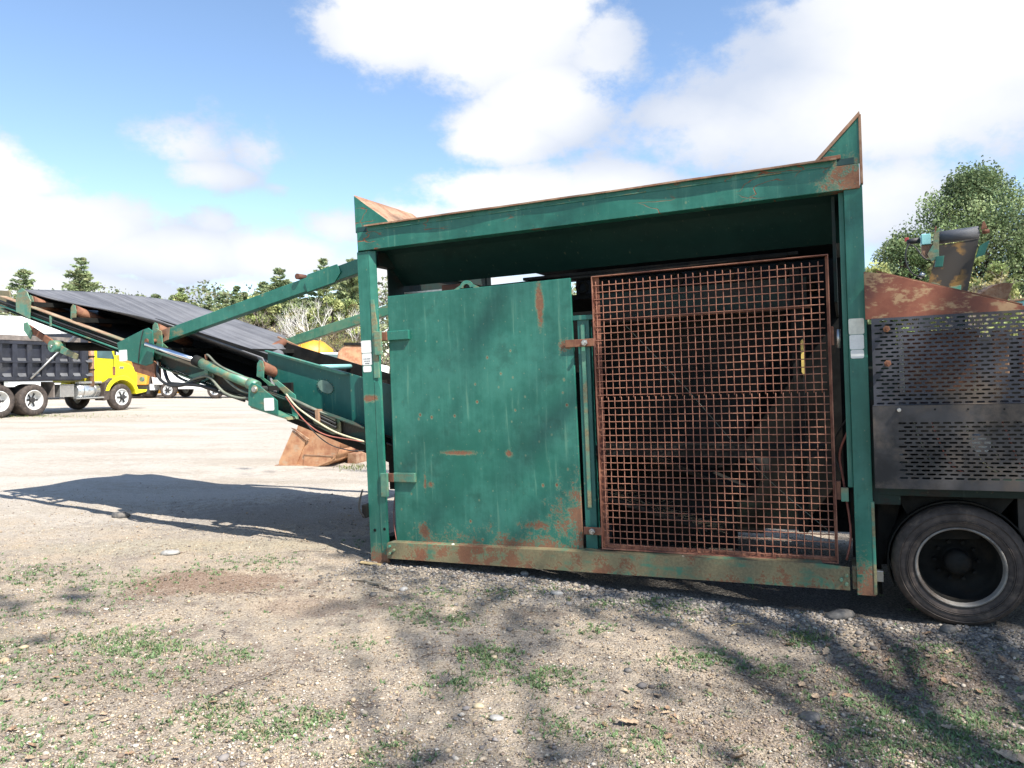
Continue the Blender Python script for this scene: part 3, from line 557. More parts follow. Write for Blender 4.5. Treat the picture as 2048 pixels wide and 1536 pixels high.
def wires(u0,v0,nu,nv):
    hu=(nu-1)*sp; hv=(nv-1)*sp
    vm=[crimp(hv+.05,nv+0,a,True).mesh('wire',M['wire']) for a in (0,math.pi)]
    hm=[crimp(hu+.05,nu+0,a,False).mesh('wire',M['wire']) for a in (math.pi,0)]
    for i in range(nu):
        o=bpy.data.objects.new('wire',vm[i%2]); sc.collection.objects.link(o); o.parent=panel; o.location=(u0+i*sp,mw+random.uniform(-.0015,.0015),v0-.02); o.rotation_euler=(0,random.gauss(0,.0012),0)
    for j in range(nv):
        o=bpy.data.objects.new('wire',hm[j%2]); sc.collection.objects.link(o); o.parent=panel; o.location=(u0-.02,mw+random.uniform(-.0015,.0015),v0+j*sp); o.rotation_euler=(0,random.gauss(0,.0012),0)
wires(2.060,.240,31,22); wires(2.050,1.335,31,17)
MB().box((3.612,.04,1.62),(3.63,.09,1.74)).build('panel_hinge',M['rust'],panel,.003)
MB().box((3.612,.04,.62),(3.64,.09,.74)).build('panel_hinge',M['rust'],panel,.003)
MB().cyl((3.655,.06,1.60),(3.655,.06,1.72),.014,10).build('hinge_pin',M['steel'],plant)
MB().box((3.64,.03,.61),(3.685,.05,.70)).build('hinge_lug',M['g_light'],plant,.004)
# stickers on the posts --------------------------------------------------
def rrect(u0,u1,v0,v1,r,w0,w1):
    pts=[]
    for cx_,cz_,a0 in ((u1-r,v1-r,0),(u0+r,v1-r,90),(u0+r,v0+r,180),(u1-r,v0+r,270)):
        for k in range(5): pts.append((cx_+r*math.cos(R(a0+k*22.5)),cz_+r*math.sin(R(a0+k*22.5))))
    return MB().prism(pts,w0,w1)
for (a,b,c,d,mm) in ((.003,.104,1.742,1.846,'sticker'),(.006,.104,1.640,1.738,'sticker'),(.012,.094,1.582,1.634,'sticker')):
    s=rrect(a,b,c,d,.012,-.0025,-.0005).build('sticker',M[mm],plant)
    if c==1.640: st2=s
for (a,b,c,d,mm) in ((3.717,3.806,1.680,1.780,'stickerold'),(3.720,3.802,1.585,1.677,'sticker'),(3.724,3.800,1.528,1.582,'sticker')):
    rrect(a,b,c,d,.010,-.0025,-.0005).build('sticker',M[mm],plant)
def text(body,size,u,w_,v,mat,parent,name='lettering',rz=0,ext=.0004):
    cu=bpy.data.curves.new(name,'FONT'); cu.body=body; cu.size=size; cu.align_x='CENTER'; cu.align_y='CENTER'; cu.extrude=ext
    to=bpy.data.objects.new(name,cu); sc.collection.objects.link(to)
    dg=bpy.context.evaluated_depsgraph_get(); me=bpy.data.meshes.new_from_object(to.evaluated_get(dg)); bpy.data.objects.remove(to)
    me.materials.clear(); me.materials.append(M[mat]); me.name=name
    o=bpy.data.objects.new(name,me); sc.collection.objects.link(o); o.parent=parent; o.location=(u,w_,v); o.rotation_euler=(R(90),rz,0); return o
# three short lines of worn, unreadable print on the middle sticker
for i,(u0,u1) in enumerate(((.020,.088),(.027,.084),(.034,.082))):
    pl=MB(); u=u0; v0=1.688-.019*i
    while u<u1-.004:
        w1=random.choice((.005,.007,.009)); pl.box((u,-.0034,v0),(min(u+w1,u1),-.0026,v0+.008)); u+=w1+random.choice((.0018,.0022,.005))
    pl.build('print_line',M['ink'],st2)

# interior --------------------------------------------------------------
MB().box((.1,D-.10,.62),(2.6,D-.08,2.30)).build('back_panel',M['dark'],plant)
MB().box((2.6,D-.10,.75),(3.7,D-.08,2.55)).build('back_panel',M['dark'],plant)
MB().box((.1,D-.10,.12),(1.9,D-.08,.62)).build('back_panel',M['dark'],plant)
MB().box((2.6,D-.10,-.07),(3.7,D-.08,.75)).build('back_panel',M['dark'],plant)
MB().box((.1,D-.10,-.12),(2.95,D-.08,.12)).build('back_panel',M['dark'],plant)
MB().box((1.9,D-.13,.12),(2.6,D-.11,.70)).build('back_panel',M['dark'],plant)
MB().box((3.70,.45,.15),(3.84,.47,1.9)).build('added_block_plate',M['dark'],plant)  # added plate closing the bright gap beside the right post
MB().box((1.15,D-.10,2.30),(2.6,D-.08,2.58)).build('back_panel',M['dark'],plant)
# long screen side plate seen behind the wire mesh
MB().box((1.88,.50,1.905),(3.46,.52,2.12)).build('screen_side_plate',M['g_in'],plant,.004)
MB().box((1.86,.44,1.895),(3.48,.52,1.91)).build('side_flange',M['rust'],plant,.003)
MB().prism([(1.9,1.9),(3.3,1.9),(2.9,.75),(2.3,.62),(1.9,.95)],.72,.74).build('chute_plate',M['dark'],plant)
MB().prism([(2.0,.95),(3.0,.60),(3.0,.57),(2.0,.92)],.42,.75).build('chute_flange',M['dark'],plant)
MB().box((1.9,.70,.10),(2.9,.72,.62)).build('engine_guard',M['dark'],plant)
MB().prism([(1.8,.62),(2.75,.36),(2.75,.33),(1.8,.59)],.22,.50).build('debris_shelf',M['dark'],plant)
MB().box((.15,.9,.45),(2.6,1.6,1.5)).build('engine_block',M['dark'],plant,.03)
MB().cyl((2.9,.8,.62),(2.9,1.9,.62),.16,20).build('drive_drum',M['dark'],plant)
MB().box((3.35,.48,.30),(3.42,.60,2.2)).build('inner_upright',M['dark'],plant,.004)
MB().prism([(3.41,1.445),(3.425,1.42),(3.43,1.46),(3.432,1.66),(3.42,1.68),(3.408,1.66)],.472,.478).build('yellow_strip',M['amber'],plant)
MB().box((1.95,.12,.88),(3.55,.36,.96)).build('added_shade_beam',M['dark'],plant,.004)  # added beam that keeps sun off the ground inside
MB().box((3.86,.55,-.12),(3.88,2.3,.66)).build('added_block_plate',M['dark'],plant)  # added plate that stops sun coming in from the right end
# top row of springs and idler rail
MB().tube([(.35,.42,2.236),(3.35,.30,2.262)],.016,8).build('grease_pipe',M['dark'],plant)
MB().box((.22,.36,2.243),(.66,.40,2.262)).build('top_rail',M['steel'],plant,.003)
MB().box((1.35,.34,2.262),(3.42,.39,2.285)).build('top_rail',M['dark'],plant,.003)
for i in range(16):
    u=.45+i*.19
    MB().lathe([(.050,-.02),(.058,0),(.050,.02),(.03,.02),(.03,-.02)],(u,.55,2.19),1,14).build('idler_ring',M['dark'],plant)
MB().box((.60,.34,2.20),(.78,.46,2.29)).build('bearing_block',M['rust'],plant,.01)
MB().box((.2,.6,2.10),(3.5,1.9,2.14)).build('screen_deck',M['dark'],plant)
# cables
def hose(name,pts,r,mat,n=6,par=plant): return MB().tube(crom(pts,5),r*.78,n).build(name,M[mat],par)
hose('cable',[(.215,.10,.62),(.195,.09,.45),(.20,.07,.30),(.235,.04,.175)],.005,'redhose')
hose('cable',[(.23,.12,1.3),(.20,.10,1.0),(.21,.12,.7)],.006,'rubberblk')
hose('cable',[(3.69,.12,1.05),(3.64,.16,.90),(3.66,.15,.70),(3.69,.10,.40),(3.66,.08,.22)],.010,'redhose')
hose('cable',[(3.70,.14,1.15),(3.60,.24,.95),(3.66,.2,.70),(3.70,.14,.35)],.008,'rubberblk')
hose('cable',[(2.1,.5,1.9),(2.6,.45,1.35),(3.1,.42,.75),(3.55,.30,.36)],.004,'hosegrey')
# dry stalks and straw caught in the bottom
st=MB()
for i in range(110):
    t_=random.random(); u=1.95+t_*.85; v=.60-t_*.26+random.uniform(0,.025); L=random.uniform(.05,.16); a=random.gauss(-.28,.35)
    st.tube([(u,.24+random.uniform(-.03,.16),v),(u+L*math.cos(a),.26+random.uniform(-.03,.12),v+L*math.sin(a)+.01)],.0016,3,False)
o=st.build('straw',M['dryst'],plant); o['kind']='stuff'

# ------------------------------------------------------------- folded conveyor
SL=-.315
def cb(u): return .970+SL*u      # underside line of the conveyor side beams
for (w0,w1) in ((.02,.055),(2.02,2.055)):
    u0,u1=-4.72,.10; t_=.135
    b=MB().prism([(u0,cb(u0)+.01),(u1,cb(u1)+.01),(u1,cb(u1)+t_),(u0,cb(u0)+t_)],w0+.045,w0+.051)
    b=b.build('conveyor_side_beam',M['beamweb'],plant)
    MB().prism([(u0,cb(u0)),(-.01,cb(-.01)),(-.01,cb(-.01)+.008),(u0,cb(u0)+.008)],w0-.015,w0+.05).build('beam_flange',M['beamweb'],b)
    MB().prism([(u0,cb(u0)+t_),(-2.6,cb(-2.6)+t_),(-2.6,cb(-2.6)+t_+.009),(u0,cb(u0)+t_+.009)],w0-.03,w0+.05).build('beam_flange',M['flange'],b)
    MB().prism([(-2.6,cb(-2.6)+t_),(-.01,cb(-.01)+t_),(-.01,cb(-.01)+t_+.009),(-2.6,cb(-2.6)+t_+.009)],w0-.03,w0+.05).build('beam_flange',M['beamweb'],b)
# lower truss under the beams
for w0 in (.12,1.95):
    b=MB(); b.prism([(-1.35,cb(-1.35)+.10),(.10,cb(.10)+.10),(.10,cb(.10)-.03),(-1.25,cb(-1.25)-.012)],w0,w0+.04); b.build('conveyor_lower_rail',M['dark'],plant)
# belt: troughed, flattening towards the head
def beltpt(u,s,drop=True):
    # s 0 near edge .. 1 far edge
    w_=.25+s*1.85; uo=u+.47*s*max(0,(-u-3.6)/1.12)
    head=max(0,min(1,(-u-2.4)/2.3)); head=head*head*(3-2*head)
    ve=1.335-.329*u-head*.205 if s<.5 else 1.235-.329*u-head*.0
    vn=1.335-.329*u-head*.205; vf=1.225-.329*uo; tr=.17*(1-head)
    base=vn*(1-s)+vf*s
    k=min(1,min(s,1-s)/.30); ud=(u+1.27+1.35*s)/.12; ud=max(0,min(1,ud)) if drop else 0; return (uo,w_,base-tr*k-.36*ud)
bt=MB(); us=[-4.72+i*.06 for i in range(72)]; us=[u for u in us if u<-.02]+[.0,.4]; ss=[0,.06,.14,.22,.30,.4,.5,.6,.70,.78,.86,.94,1]
vs=[beltpt(u,s) for u in us for s in ss]; k=len(ss); fs=[(i*k+j,i*k+j+1,(i+1)*k+j+1,(i+1)*k+j) for i in range(len(us)-1) for j in range(k-1)]
bt.add(vs,fs,True); belt=bt.build('conveyor_belt',M['belt'],plant,solid=.014)
# head: belt wraps a pulley
hd=[]; n=8
for i in range(n+1):
    a=math.pi*i/n
    for s in (0,1):
        b=Vector(beltpt(-4.72,s)); hd.append((b.x-.07*math.sin(a),b.y,b.z-.07+.07*math.cos(a)))
MB().add(hd,[(2*i,2*i+1,2*i+3,2*i+2) for i in range(n)],True).build('belt_wrap',M['belt'],plant,solid=.012)
a=Vector(beltpt(-4.70,0));b=Vector(beltpt(-4.70,1)); MB().cyl((a.x,a.y-.03,a.z-.075),(b.x,b.y+.03,b.z-.075),.062,16).build('head_pulley',M['dark'],plant)
# return strand
r_=MB(); pts=[]
for u in (-4.72,-3.5,-2.4,-1.2,.2):
    pts+=[(u,.28,cb(u)+.06-(.0 if u>-4.7 else -.02)),(u,2.0,cb(u)+.06)]
r_.add(pts,[(2*i,2*i+1,2*i+3,2*i+2) for i in range(4)]).build('return_belt',M['rubberblk'],plant,solid=.012)
MB().prism([(-4.5,cb(-4.5)+.02),(.1,cb(.1)+.02),(.1,cb(.1)+.28),(-4.5,cb(-4.5)+.22)],1.0,1.02).build('added_dark_fill',M['dark'],plant)  # added plate, a dark fill so the space under the belt reads black
MB().prism([(-4.5,cb(-4.5)+.10),(.1,cb(.1)+.10),(.1,cb(.1)+.30),(-4.4,cb(-4.4)+.20)],1.96,1.97).build('far_web',M['dark'],plant)
# troughing idlers: end bracket, roller, foot
for (u,big) in ((-4.40,0),(-3.72,1),(-2.53,1),(-1.215,1)):
    for side in (0,1):
        w0=.12 if side==0 else 2.0; sgn=1 if side==0 else -1
        e=Vector(beltpt(u,0 if side==0 else 1,False)); top=e.z-.045; foot=cb(u)+.145
        ib=MB().prism([(u-.045,top-.10),(u+.035,top-.13),(u+.05,top-.02),(u+.035,top+.035),(u,top+.05),(u-.03,top+.02)],w0,w0+.008*sgn).build('idler_bracket',M['g_light'],plant,.002)
        MB().prism([(u-.02,top-.10),(u+.025,top-.11),(u+.16,foot),(u+.10,foot)],w0,w0+.008*sgn).build('idler_foot',M['g_armfar'],ib)
        MB().cyl((u,w0+.015*sgn,top-.005),(u,w0+.42*sgn,top-.15),.050,18).build('roller',M['rust'],ib)
    MB().box((u+.08,.05,cb(u)+.10),(u+.16,2.02,cb(u)+.145)).build('idler_crossbar',M['dark'],plant)
# side braces of the conveyor beam, pipes along the web
for u in (-3.9,-2.86): MB().box((u-.014,-.008,cb(u)+.015),(u+.014,.018,cb(u)+.125)).build('pipe_clip',M['g_light'],plant,.002)
for i,(o_,r2,mt) in enumerate(((.035,.011,'g_arm'),(.062,.010,'dark'),(.085,.010,'rubberblk'))):
    MB().tube([(-4.75,.005,cb(-4.75)+o_),(-2.70,.005,cb(-2.70)+o_)],r2,8).build('hydraulic_pipe',M[mt],plant)
# head bracket plate
MB().prism([(-4.42,2.40),(-4.20,2.31),(-4.17,2.50),(-4.22,2.60),(-4.30,2.645),(-4.37,2.62),(-4.41,2.54)],-.03,-.018).build('head_plate',M['g_light'],plant,.003)
MB().prism([(-4.95,2.69),(-4.72,2.66),(-4.70,2.52),(-4.78,2.42),(-4.95,2.46)],.10,.12).build('head_bracket',M['g_rail'],plant,.003)
# hanging return-roller arm below the head
har=empty('return_roller_arm',(0,0,0)); har.parent=plant
MB().prism([(-4.80,2.315),(-4.74,2.325),(-4.66,2.20),(-4.70,2.13),(-4.80,2.23)],.29,.302).build('arm_end_plate',M['g_light'],har)
MB().prism([(-4.74,2.30),(-4.36,2.11),(-4.28,2.04),(-4.33,2.01),(-4.70,2.20)],.30,.325).build('arm_bar',M['rust'],har,.004)
MB().cyl((-4.325,.28,2.03),(-4.325,.40,2.03),.065,20).build('arm_disc',M['g_light'],har); MB().cyl((-4.325,.27,2.03),(-4.325,.28,2.03),.018,8).build('arm_bolt',M['steel'],har)
MB().cyl((-4.33,.40,2.03),(-4.33,1.9,2.03),.05,14).build('return_roller',M['dark'],har)
MB().prism([(-4.20,2.03),(-3.93,1.92),(-3.95,1.86),(-4.22,1.95)],.30,.312).build('arm_end_plate',M['g_light'],har,.003)
# lifting arms
def arm(w0,u0,mat):
    p=[( .05,2.575),(-.10,2.555),(-2.40,2.095),(-2.56,2.05),(-2.56,1.965),(-2.44,1.972),(-.10,2.432),(.05,2.455)]
    a=MB().prism([q for q in p if q[0]>=u0],w0,w0+.085); return a.build('lifting_arm',M[mat],plant,.005)
a1=arm(.13,-9,'g_arm'); a2=arm(2.06,-9,'g_armfar')
MB().prism([(-.30,2.530),(-.62,2.470),(-.655,2.40),(-.63,2.315),(-.33,2.375),(-.26,2.46)],.118,.13).build('arm_patch',M['g_arm'],a1,.002)
MB().cyl((-.72,.10,2.46),(-.72,.21,2.46),.026,14).build('arm_tube',M['rust'],a1)
MB().prism([(-2.33,2.112),(-2.56,2.062),(-2.565,1.962),(-2.44,1.968),(-2.36,1.99)],.124,.13).build('rusty_arm_end',M['rustlip'],a1,.002)
MB().cyl((-2.43,.118,2.03),(-2.43,.13,2.03),.020,12).build('pin_hole',M['dark'],a1)
# pivot bracket on the beam
pv=MB().prism([(-2.88,1.985),(-2.52,2.09),(-2.44,2.105),(-2.385,2.07),(-2.38,1.93),(-2.40,1.76),(-2.50,1.74),(-2.86,1.83)],-.035,-.023).build('pivot_bracket',M['g_arm'],plant,.003)
MB().prism([(-2.50,2.09),(-2.44,2.105),(-2.375,2.07),(-2.37,1.93),(-2.395,1.80),(-2.48,1.80)],.06,.072).build('bracket_cheek',M['g_light'],pv,.003)
MB().prism([(-2.70,1.80),(-2.62,1.845),(-2.39,1.77),(-2.39,1.62),(-2.66,1.69)],-.03,.05).build('bracket_shelf',M['rust'],pv,.003)
rrect(-2.855,-2.745,1.80,1.91,.012,-.038,-.0355).build('sticker',M['sticker'],pv)
MB().cyl((-2.46,-.05,1.98),(-2.46,.09,1.98),.022,10).build('pivot_pin',M['rust'],pv)
hose('hose',[(-2.50,-.04,2.09),(-2.53,-.05,1.98),(-2.57,-.045,1.84),(-2.60,-.03,1.76)],.006,'rubberblk')
# hydraulic ram
MB().cyl((-2.42,-.08,1.945),(-1.76,-.08,1.752),.024,20).build('ram_rod',M['chrome'],plant)
rb=MB().cyl((-1.78,-.08,1.758),(-1.10,-.08,1.505),.045,24).build('ram_barrel',M['g_light'],plant)
MB().cyl((-1.80,-.08,1.765),(-1.72,-.08,1.735),.050,24).build('ram_gland',M['dark'],rb)
MB().cyl((-1.16,-.08,1.530),(-1.07,-.08,1.495),.052,20).build('ram_end',M['g_light'],rb)
MB().cyl((-1.66,-.08,1.755),(-1.66,-.08,1.81),.012,8).build('ram_port',M['rust'],rb)
# ram foot bracket
fb=MB().prism([(-1.115,1.50),(-1.075,1.535),(-1.00,1.51),(-.80,1.37),(-.80,1.245),(-1.13,1.335)],-.14,-.128).build('ram_bracket',M['g_arm'],plant,.003)
MB().prism([(-.98,1.55),(-.92,1.55),(-.72,1.41),(-.70,1.20),(-.76,1.21),(-.78,1.37)],.0,.012).build('bracket_cheek',M['g_light'],fb,.003)
MB().prism([(-1.13,1.335),(-.80,1.245),(-.72,1.225),(-.70,1.20),(-1.10,1.31)],-.13,.01).build('bracket_floor',M['g_light'],fb)
MB().cyl((-1.045,-.155,1.475),(-1.045,.0,1.475),.024,14).build('bracket_pin',M['steel'],fb); MB().lathe([(.0,-.004),(.036,-.004),(.036,.0)],(-1.045,-.140,1.475),1,18,False).build('pin_washer',M['g_light'],fb)
rrect(-.945,-.835,1.285,1.395,.012,-.143,-.1405).build('sticker',M['sticker'],fb)
# hoses and clamps along the lower conveyor
hose('hose',[(-1.66,-.08,1.80),(-1.62,-.09,1.80),(-1.50,-.10,1.71),(-1.30,-.10,1.62),(-1.10,-.06,1.55)],.013,'hosegrey')
hose('hose',[(-1.68,-.06,1.70),(-1.55,-.07,1.66),(-1.35,-.09,1.52),(-1.20,-.09,1.45),(-1.05,-.06,1.43)],.014,'hosegrey')
hose('hose',[(-2.00,-.03,1.55),(-1.80,-.06,1.60),(-1.62,-.09,1.60),(-1.45,-.10,1.46),(-1.25,-.10,1.40),(-1.0,-.08,1.40)],.016,'hosegrey')
hose('hose',[(-2.40,.02,1.78),(-2.32,-.04,1.62),(-2.15,-.06,1.54),(-1.95,-.05,1.545),(-1.75,-.02,1.60)],.020,'rubberblk')
hose('hose',[(-2.36,.05,1.74),(-2.22,-.02,1.58),(-2.05,-.05,1.55),(-1.80,-.06,1.53),(-1.60,-.02,1.48)],.020,'rubberblk')
hose('hose',[(-2.30,.08,1.70),(-2.10,.02,1.60),(-1.7,-.02,1.49),(-1.3,0,1.37)],.016,'rubberblk')
hose('hose',[(-.80,-.02,1.42),(-.66,-.06,1.31),(-.45,-.08,1.19),(-.25,-.05,1.08),(-.015,.02,.995)],.010,'creamhose')
hose('hose',[(-.80,-.03,1.40),(-.62,-.08,1.24),(-.45,-.10,1.12),(-.30,-.10,1.06),(-.12,-.04,1.02),(-.015,.03,.99)],.007,'redhose')
hose('hose',[(-.70,-.04,1.32),(-.50,-.08,1.12),(-.32,-.08,.99),(-.14,-.04,.93),(-.015,.03,.92)],.006,'rubberblk')
for i in range(3): MB().tube([(-.78,.0,1.385-.030*i),(-.30,.01,1.185-.034*i)],.015,8).build('feed_pipe',M['hosegrey' if i==0 else 'rubberblk'],plant)
cpl=MB().prism([(-.62,1.31),(-.46,1.25),(-.30,1.20),(-.27,1.16),(-.27,1.06),(-.36,1.06),(-.55,1.14)],.03,.042).build('clamp_plate',M['g_light'],plant,.003)
MB().box((-.49,-.03,1.17),(-.455,.03,1.28)).build('pipe_clamp',M['rustlip'],cpl,.003)
MB().box((-1.70,-.07,1.60),(-1.66,-.02,1.70)).build('hose_clip',M['g_light'],plant,.003)
MB().prism([(-2.02,1.63),(-1.72,1.68),(-1.70,1.60),(-1.95,1.53)],.04,.05).build('gusset_plate',M['g_light'],plant)
hose('hose',[(-.03,-.03,.60),(-.06,-.04,.50),(-.06,-.04,.42),(-.02,-.02,.36)],.010,'rubberblk')
MB().box((-.05,-.03,.36),(.0,.06,.47)).build('hose_coupling',M['dark'],plant,.008)
# skirt plates around the loading end of the belt
sk=MB().prism([(-1.27,1.830),(-.0,1.485),(.3,1.40),(.3,.93),(-.20,1.065),(-1.285,1.40),(-1.30,1.50)],.295,.305).build('skirt_plate',M['g_dark'],plant,.002)
MB().prism([(-1.27,1.830),(-.40,1.594),(-.345,1.572),(-.42,1.575),(-1.27,1.812)],.26,.305).build('skirt_flange',M['g_light'],sk)
MB().add([(-1.27,.255,1.832),(-.42,.255,1.602),(-.345,.30,1.582),(-1.27,.30,1.832),(-1.27,.255,1.826),(-.42,.255,1.596),(-.345,.30,1.576),(-1.27,.30,1.826)],[(0,1,2,3),(7,6,5,4),(0,4,5,1),(1,5,6,2),(2,6,7,3),(3,7,4,0)]).build('skirt_lip',M['g_light'],sk)
MB().box((-1.14,.27,1.42),(-.985,.30,1.52)).build('skirt_port',M['dark'],sk,.004)
# oval maker plate
ov=[(-.615+.085*math.cos(R(a)),1.468+.058*math.sin(R(a))-.27*.085*math.cos(R(a))) for a in range(0,360,12)]
ovp=MB().prism(ov,.285,.294).build('maker_plate',M['oval'],sk,.002)
for a in range(0,360,20):
    MB().cyl((-.615+.096*math.cos(R(a)),.294,1.468+.068*math.sin(R(a))-.27*.096*math.cos(R(a))),(-.615+.096*math.cos(R(a)),.286,1.468+.068*math.sin(R(a))-.27*.096*math.cos(R(a))),.003,5).build('rivet',M['g_light'],ovp)
sk2=MB().prism([(-2.62,2.075),(-1.45,1.555),(.3,.85),(.3,.62),(-1.45,1.22),(-2.62,1.72)],1.975,1.985).build('skirt_plate',M['g_dark'],plant,.002)
MB().prism([(-2.62,2.085),(-1.45,1.565),(.3,.862),(.3,.845),(-1.45,1.55),(-2.62,2.065)],1.965,1.99).build('skirt_flange',M['rustlip'],sk2)
MB().cyl((-1.55,.9,1.67),(-1.55,1.95,1.67),.028,14).build('spreader_tube',M['aqua'],plant)
MB().cyl((-1.55,.62,1.67),(-1.55,.92,1.67),.042,14).build('tube_sleeve',M['dark'],plant)
# tail frame under the skirt
MB().prism([(-1.25,1.40),(.25,.97),(.25,.70),(-1.1,1.16)],.32,.36).build('tail_frame',M['dark'],plant)
MB().prism([(-.2,1.04),(.3,.9),(.3,.50),(-.1,.55)],1.7,1.75).build('tail_frame',M['dark'],plant)
MB().box((.02,.3,.55),(.10,2.0,1.3)).build('tail_bulkhead',M['dark'],plant)

# ------------------------------------------------------------- right-hand covers
def perf(u0,v0,nu,nv,pu,pv,sl,sh,wf,margin,th=.004,skew=0.):
    """plate with rows of staggered round-ended slots, front at w=wf"""
    mb=MB(); hw,hh_=sl/2-sh/2,sh/2
    for j in range(nv):
        off=(j%2)*pu/2
        for i in range(-1,nu):
            cx_=u0+off+(i+.5)*pu; cz=v0+(j+.5)*pv
            lo,hi=max(cx_-pu/2,u0),min(cx_+pu/2,u0+nu*pu)
            if hi-lo<pu*.9:
                if hi-lo>1e-5: mb.add([(lo,wf,cz-pv/2),(hi,wf,cz-pv/2),(hi,wf,cz+pv/2),(lo,wf,cz+pv/2)],[(0,1,2,3)])
                continue
            ring=[(cx_+hw,cz-hh_),(cx_+hw+hh_*.8,cz-hh_*.55),(cx_+hw+hh_,cz),(cx_+hw+hh_*.8,cz+hh_*.55),(cx_+hw,cz+hh_),(cx_-hw,cz+hh_),(cx_-hw-hh_*.8,cz+hh_*.55),(cx_-hw-hh_,cz),(cx_-hw-hh_*.8,cz-hh_*.55),(cx_-hw,cz-hh_)]
            out=[(hi,cz-pv/2),(hi,cz-pv/2*.5),(hi,cz),(hi,cz+pv/2*.5),(hi,cz+pv/2),(lo,cz+pv/2),(lo,cz+pv/4),(lo,cz),(lo,cz-pv/4),(lo,cz-pv/2)]
            vs=[(a,wf,b) for a,b in ring+out]; mb.add(vs,[(k,k+10,(k+1)%10+10,(k+1)%10) for k in range(10)])
    l,r,b,t=margin; U0,U1,V0,V1=u0,u0+nu*pu,v0,v0+nv*pv
    for q in (((U0-l),V0,U0,V1),(U1,V0,U1+r,V1),(U0-l,V0-b,U1+r,V0),(U0-l,V1,U1+r,V1+t)):
        if q[2]-q[0]>1e-6 and q[3]-q[1]>1e-6: mb.add([(q[0],wf,q[1]),(q[2],wf,q[1]),(q[2],wf,q[3]),(q[0],wf,q[3])],[(0,1,2,3)])
    return mb
c1=perf(3.852,1.232,31,22,.0585,.0240,.044,.0115,-.080,(.008,.01,.0,.008)).build('perforated_cover',M['coverU'],plant,solid=.004)
c2=perf(3.965,.778,29,15,.0590,.0238,.045,.0115,-.098,(.13,.02,.055,.098)).build('perforated_cover',M['blacksteel'],plant,solid=.004)
MB().add([(3.835,-.100,1.233),(5.69,-.100,1.233),(5.69,-.02,1.245),(3.86,-.02,1.245),(3.835,-.100,1.229),(5.69,-.100,1.229),(5.69,-.02,1.241),(3.86,-.02,1.241)],[(0,1,2,3),(7,6,5,4),(0,4,5,1),(1,5,6,2),(2,6,7,3),(3,7,4,0)]).build('cover_fold',M['coverU'],c2)
for v in (1.70,1.49):
    b=MB().cyl((3.925,-.078,v),(3.925,-.16,v),.009,8).build('stud',M['rust'],c1); MB().cyl((3.925,-.105,v),(3.925,-.125,v),.021,6).build('stud_nut',M['rust'],c1,.002)
MB().cyl((3.978,-.098,1.205),(3.978,-.13,1.205),.012,8).build('bolt',M['steel'],c2,.002)
for (u,v) in ((4.17,1.205),(4.34,1.203),(4.52,1.20)): MB().lathe([(0,-.103),(.006,-.103)],(u,0,v),1,10,False).build('bolt_hole',M['dark'],c2)
rp=MB().prism([(3.812,1.765),(5.2,1.752),(5.2,1.70),(4.75,1.775),(4.63,1.792),(3.95,2.035),(3.812,2.062)],-.072,-.064).build('rusty_side_plate',M['rustpale'],plant,.002)
MB().add([(3.88,-.07,2.060),(4.63,-.07,1.800),(4.66,.10,1.80),(3.90,.10,2.065)],[(0,1,2,3)]).build('plate_fold',M['rust'],rp,solid=.006)
# things behind the covers
MB().box((3.86,.02,.66),(5.7,2.2,.72)).build('chassis_beam',M['g_in'],plant,.005)
MB().box((3.80,.025,.60),(3.98,.10,1.74)).build('chassis_upright',M['g_in'],plant,.005)
eg=MB().box((4.05,.35,.80),(5.6,1.6,1.62)).build('engine_housing',M['dark'],plant,.03)
MB().box((4.02,.10,1.30),(4.44,.16,1.68)).build('battery_box',M['rust'],plant,.008)
MB().box((4.00,.10,1.29),(4.03,.13,1.70)).build('box_edge',M['stickerold'],plant,.002)
MB().box((4.40,.10,1.29),(4.42,.13,1.70)).build('box_edge',M['creamhose'],plant,.002)
MB().box((4.02,.08,1.685),(4.42,.12,1.700)).build('box_edge',M['sticker'],plant,.002)
MB().box((4.50,.06,1.24),(4.58,.14,1.66)).build('inner_bracket',M['rustlip'],plant,.006)
MB().box((4.64,.06,1.24),(4.9,.14,1.66)).build('inner_bracket',M['rust'],plant,.006)
for i in range(7): 
    u=4.05+.09*i; hose('wiring',[(u,.06,1.20),(u+.05,.03,1.0+.03*(i%3)),(u+.12,.08,.86),(u+.2,.05,.80)],.007,['hosegrey','redhose','rubberblk','creamhose'][i%4])
MB().cyl((4.42,.02,.98),(4.42,.2,.98),.05,14).build('fuel_filter',M['sticker'],plant)
MB().box((3.84,.3,.15),(3.92,.5,.66)).build('hitch_upright',M['dark'],plant,.005)
MB().prism([(3.86,.66),(4.02,.66),(3.90,.22),(3.84,.10)],.25,.45).build('suspension_hanger',M['dark'],plant,.005)
MB().prism([(3.95,.66),(4.62,.66),(4.50,.50),(4.42,.38),(4.1,.36)],.16,.20).build('wheel_arch_plate',M['dark'],plant,.004)
MB().box((3.83,.05,.10),(3.87,.1,.17)).build('lug_plate',M['steel'],plant,.003)
MB().box((4.62,.18,-.02),(4.70,.9,.66)).build('mud_flap',M['rubberblk'],plant,.004)
MB().box((3.8,1.4,.40),(5.8,1.5,.66)).build('chassis_beam',M['dark'],plant,.005)
MB().cyl((4.29,.25,.225),(4.29,2.2,.225),.07,16).build('axle',M['dark'],plant)
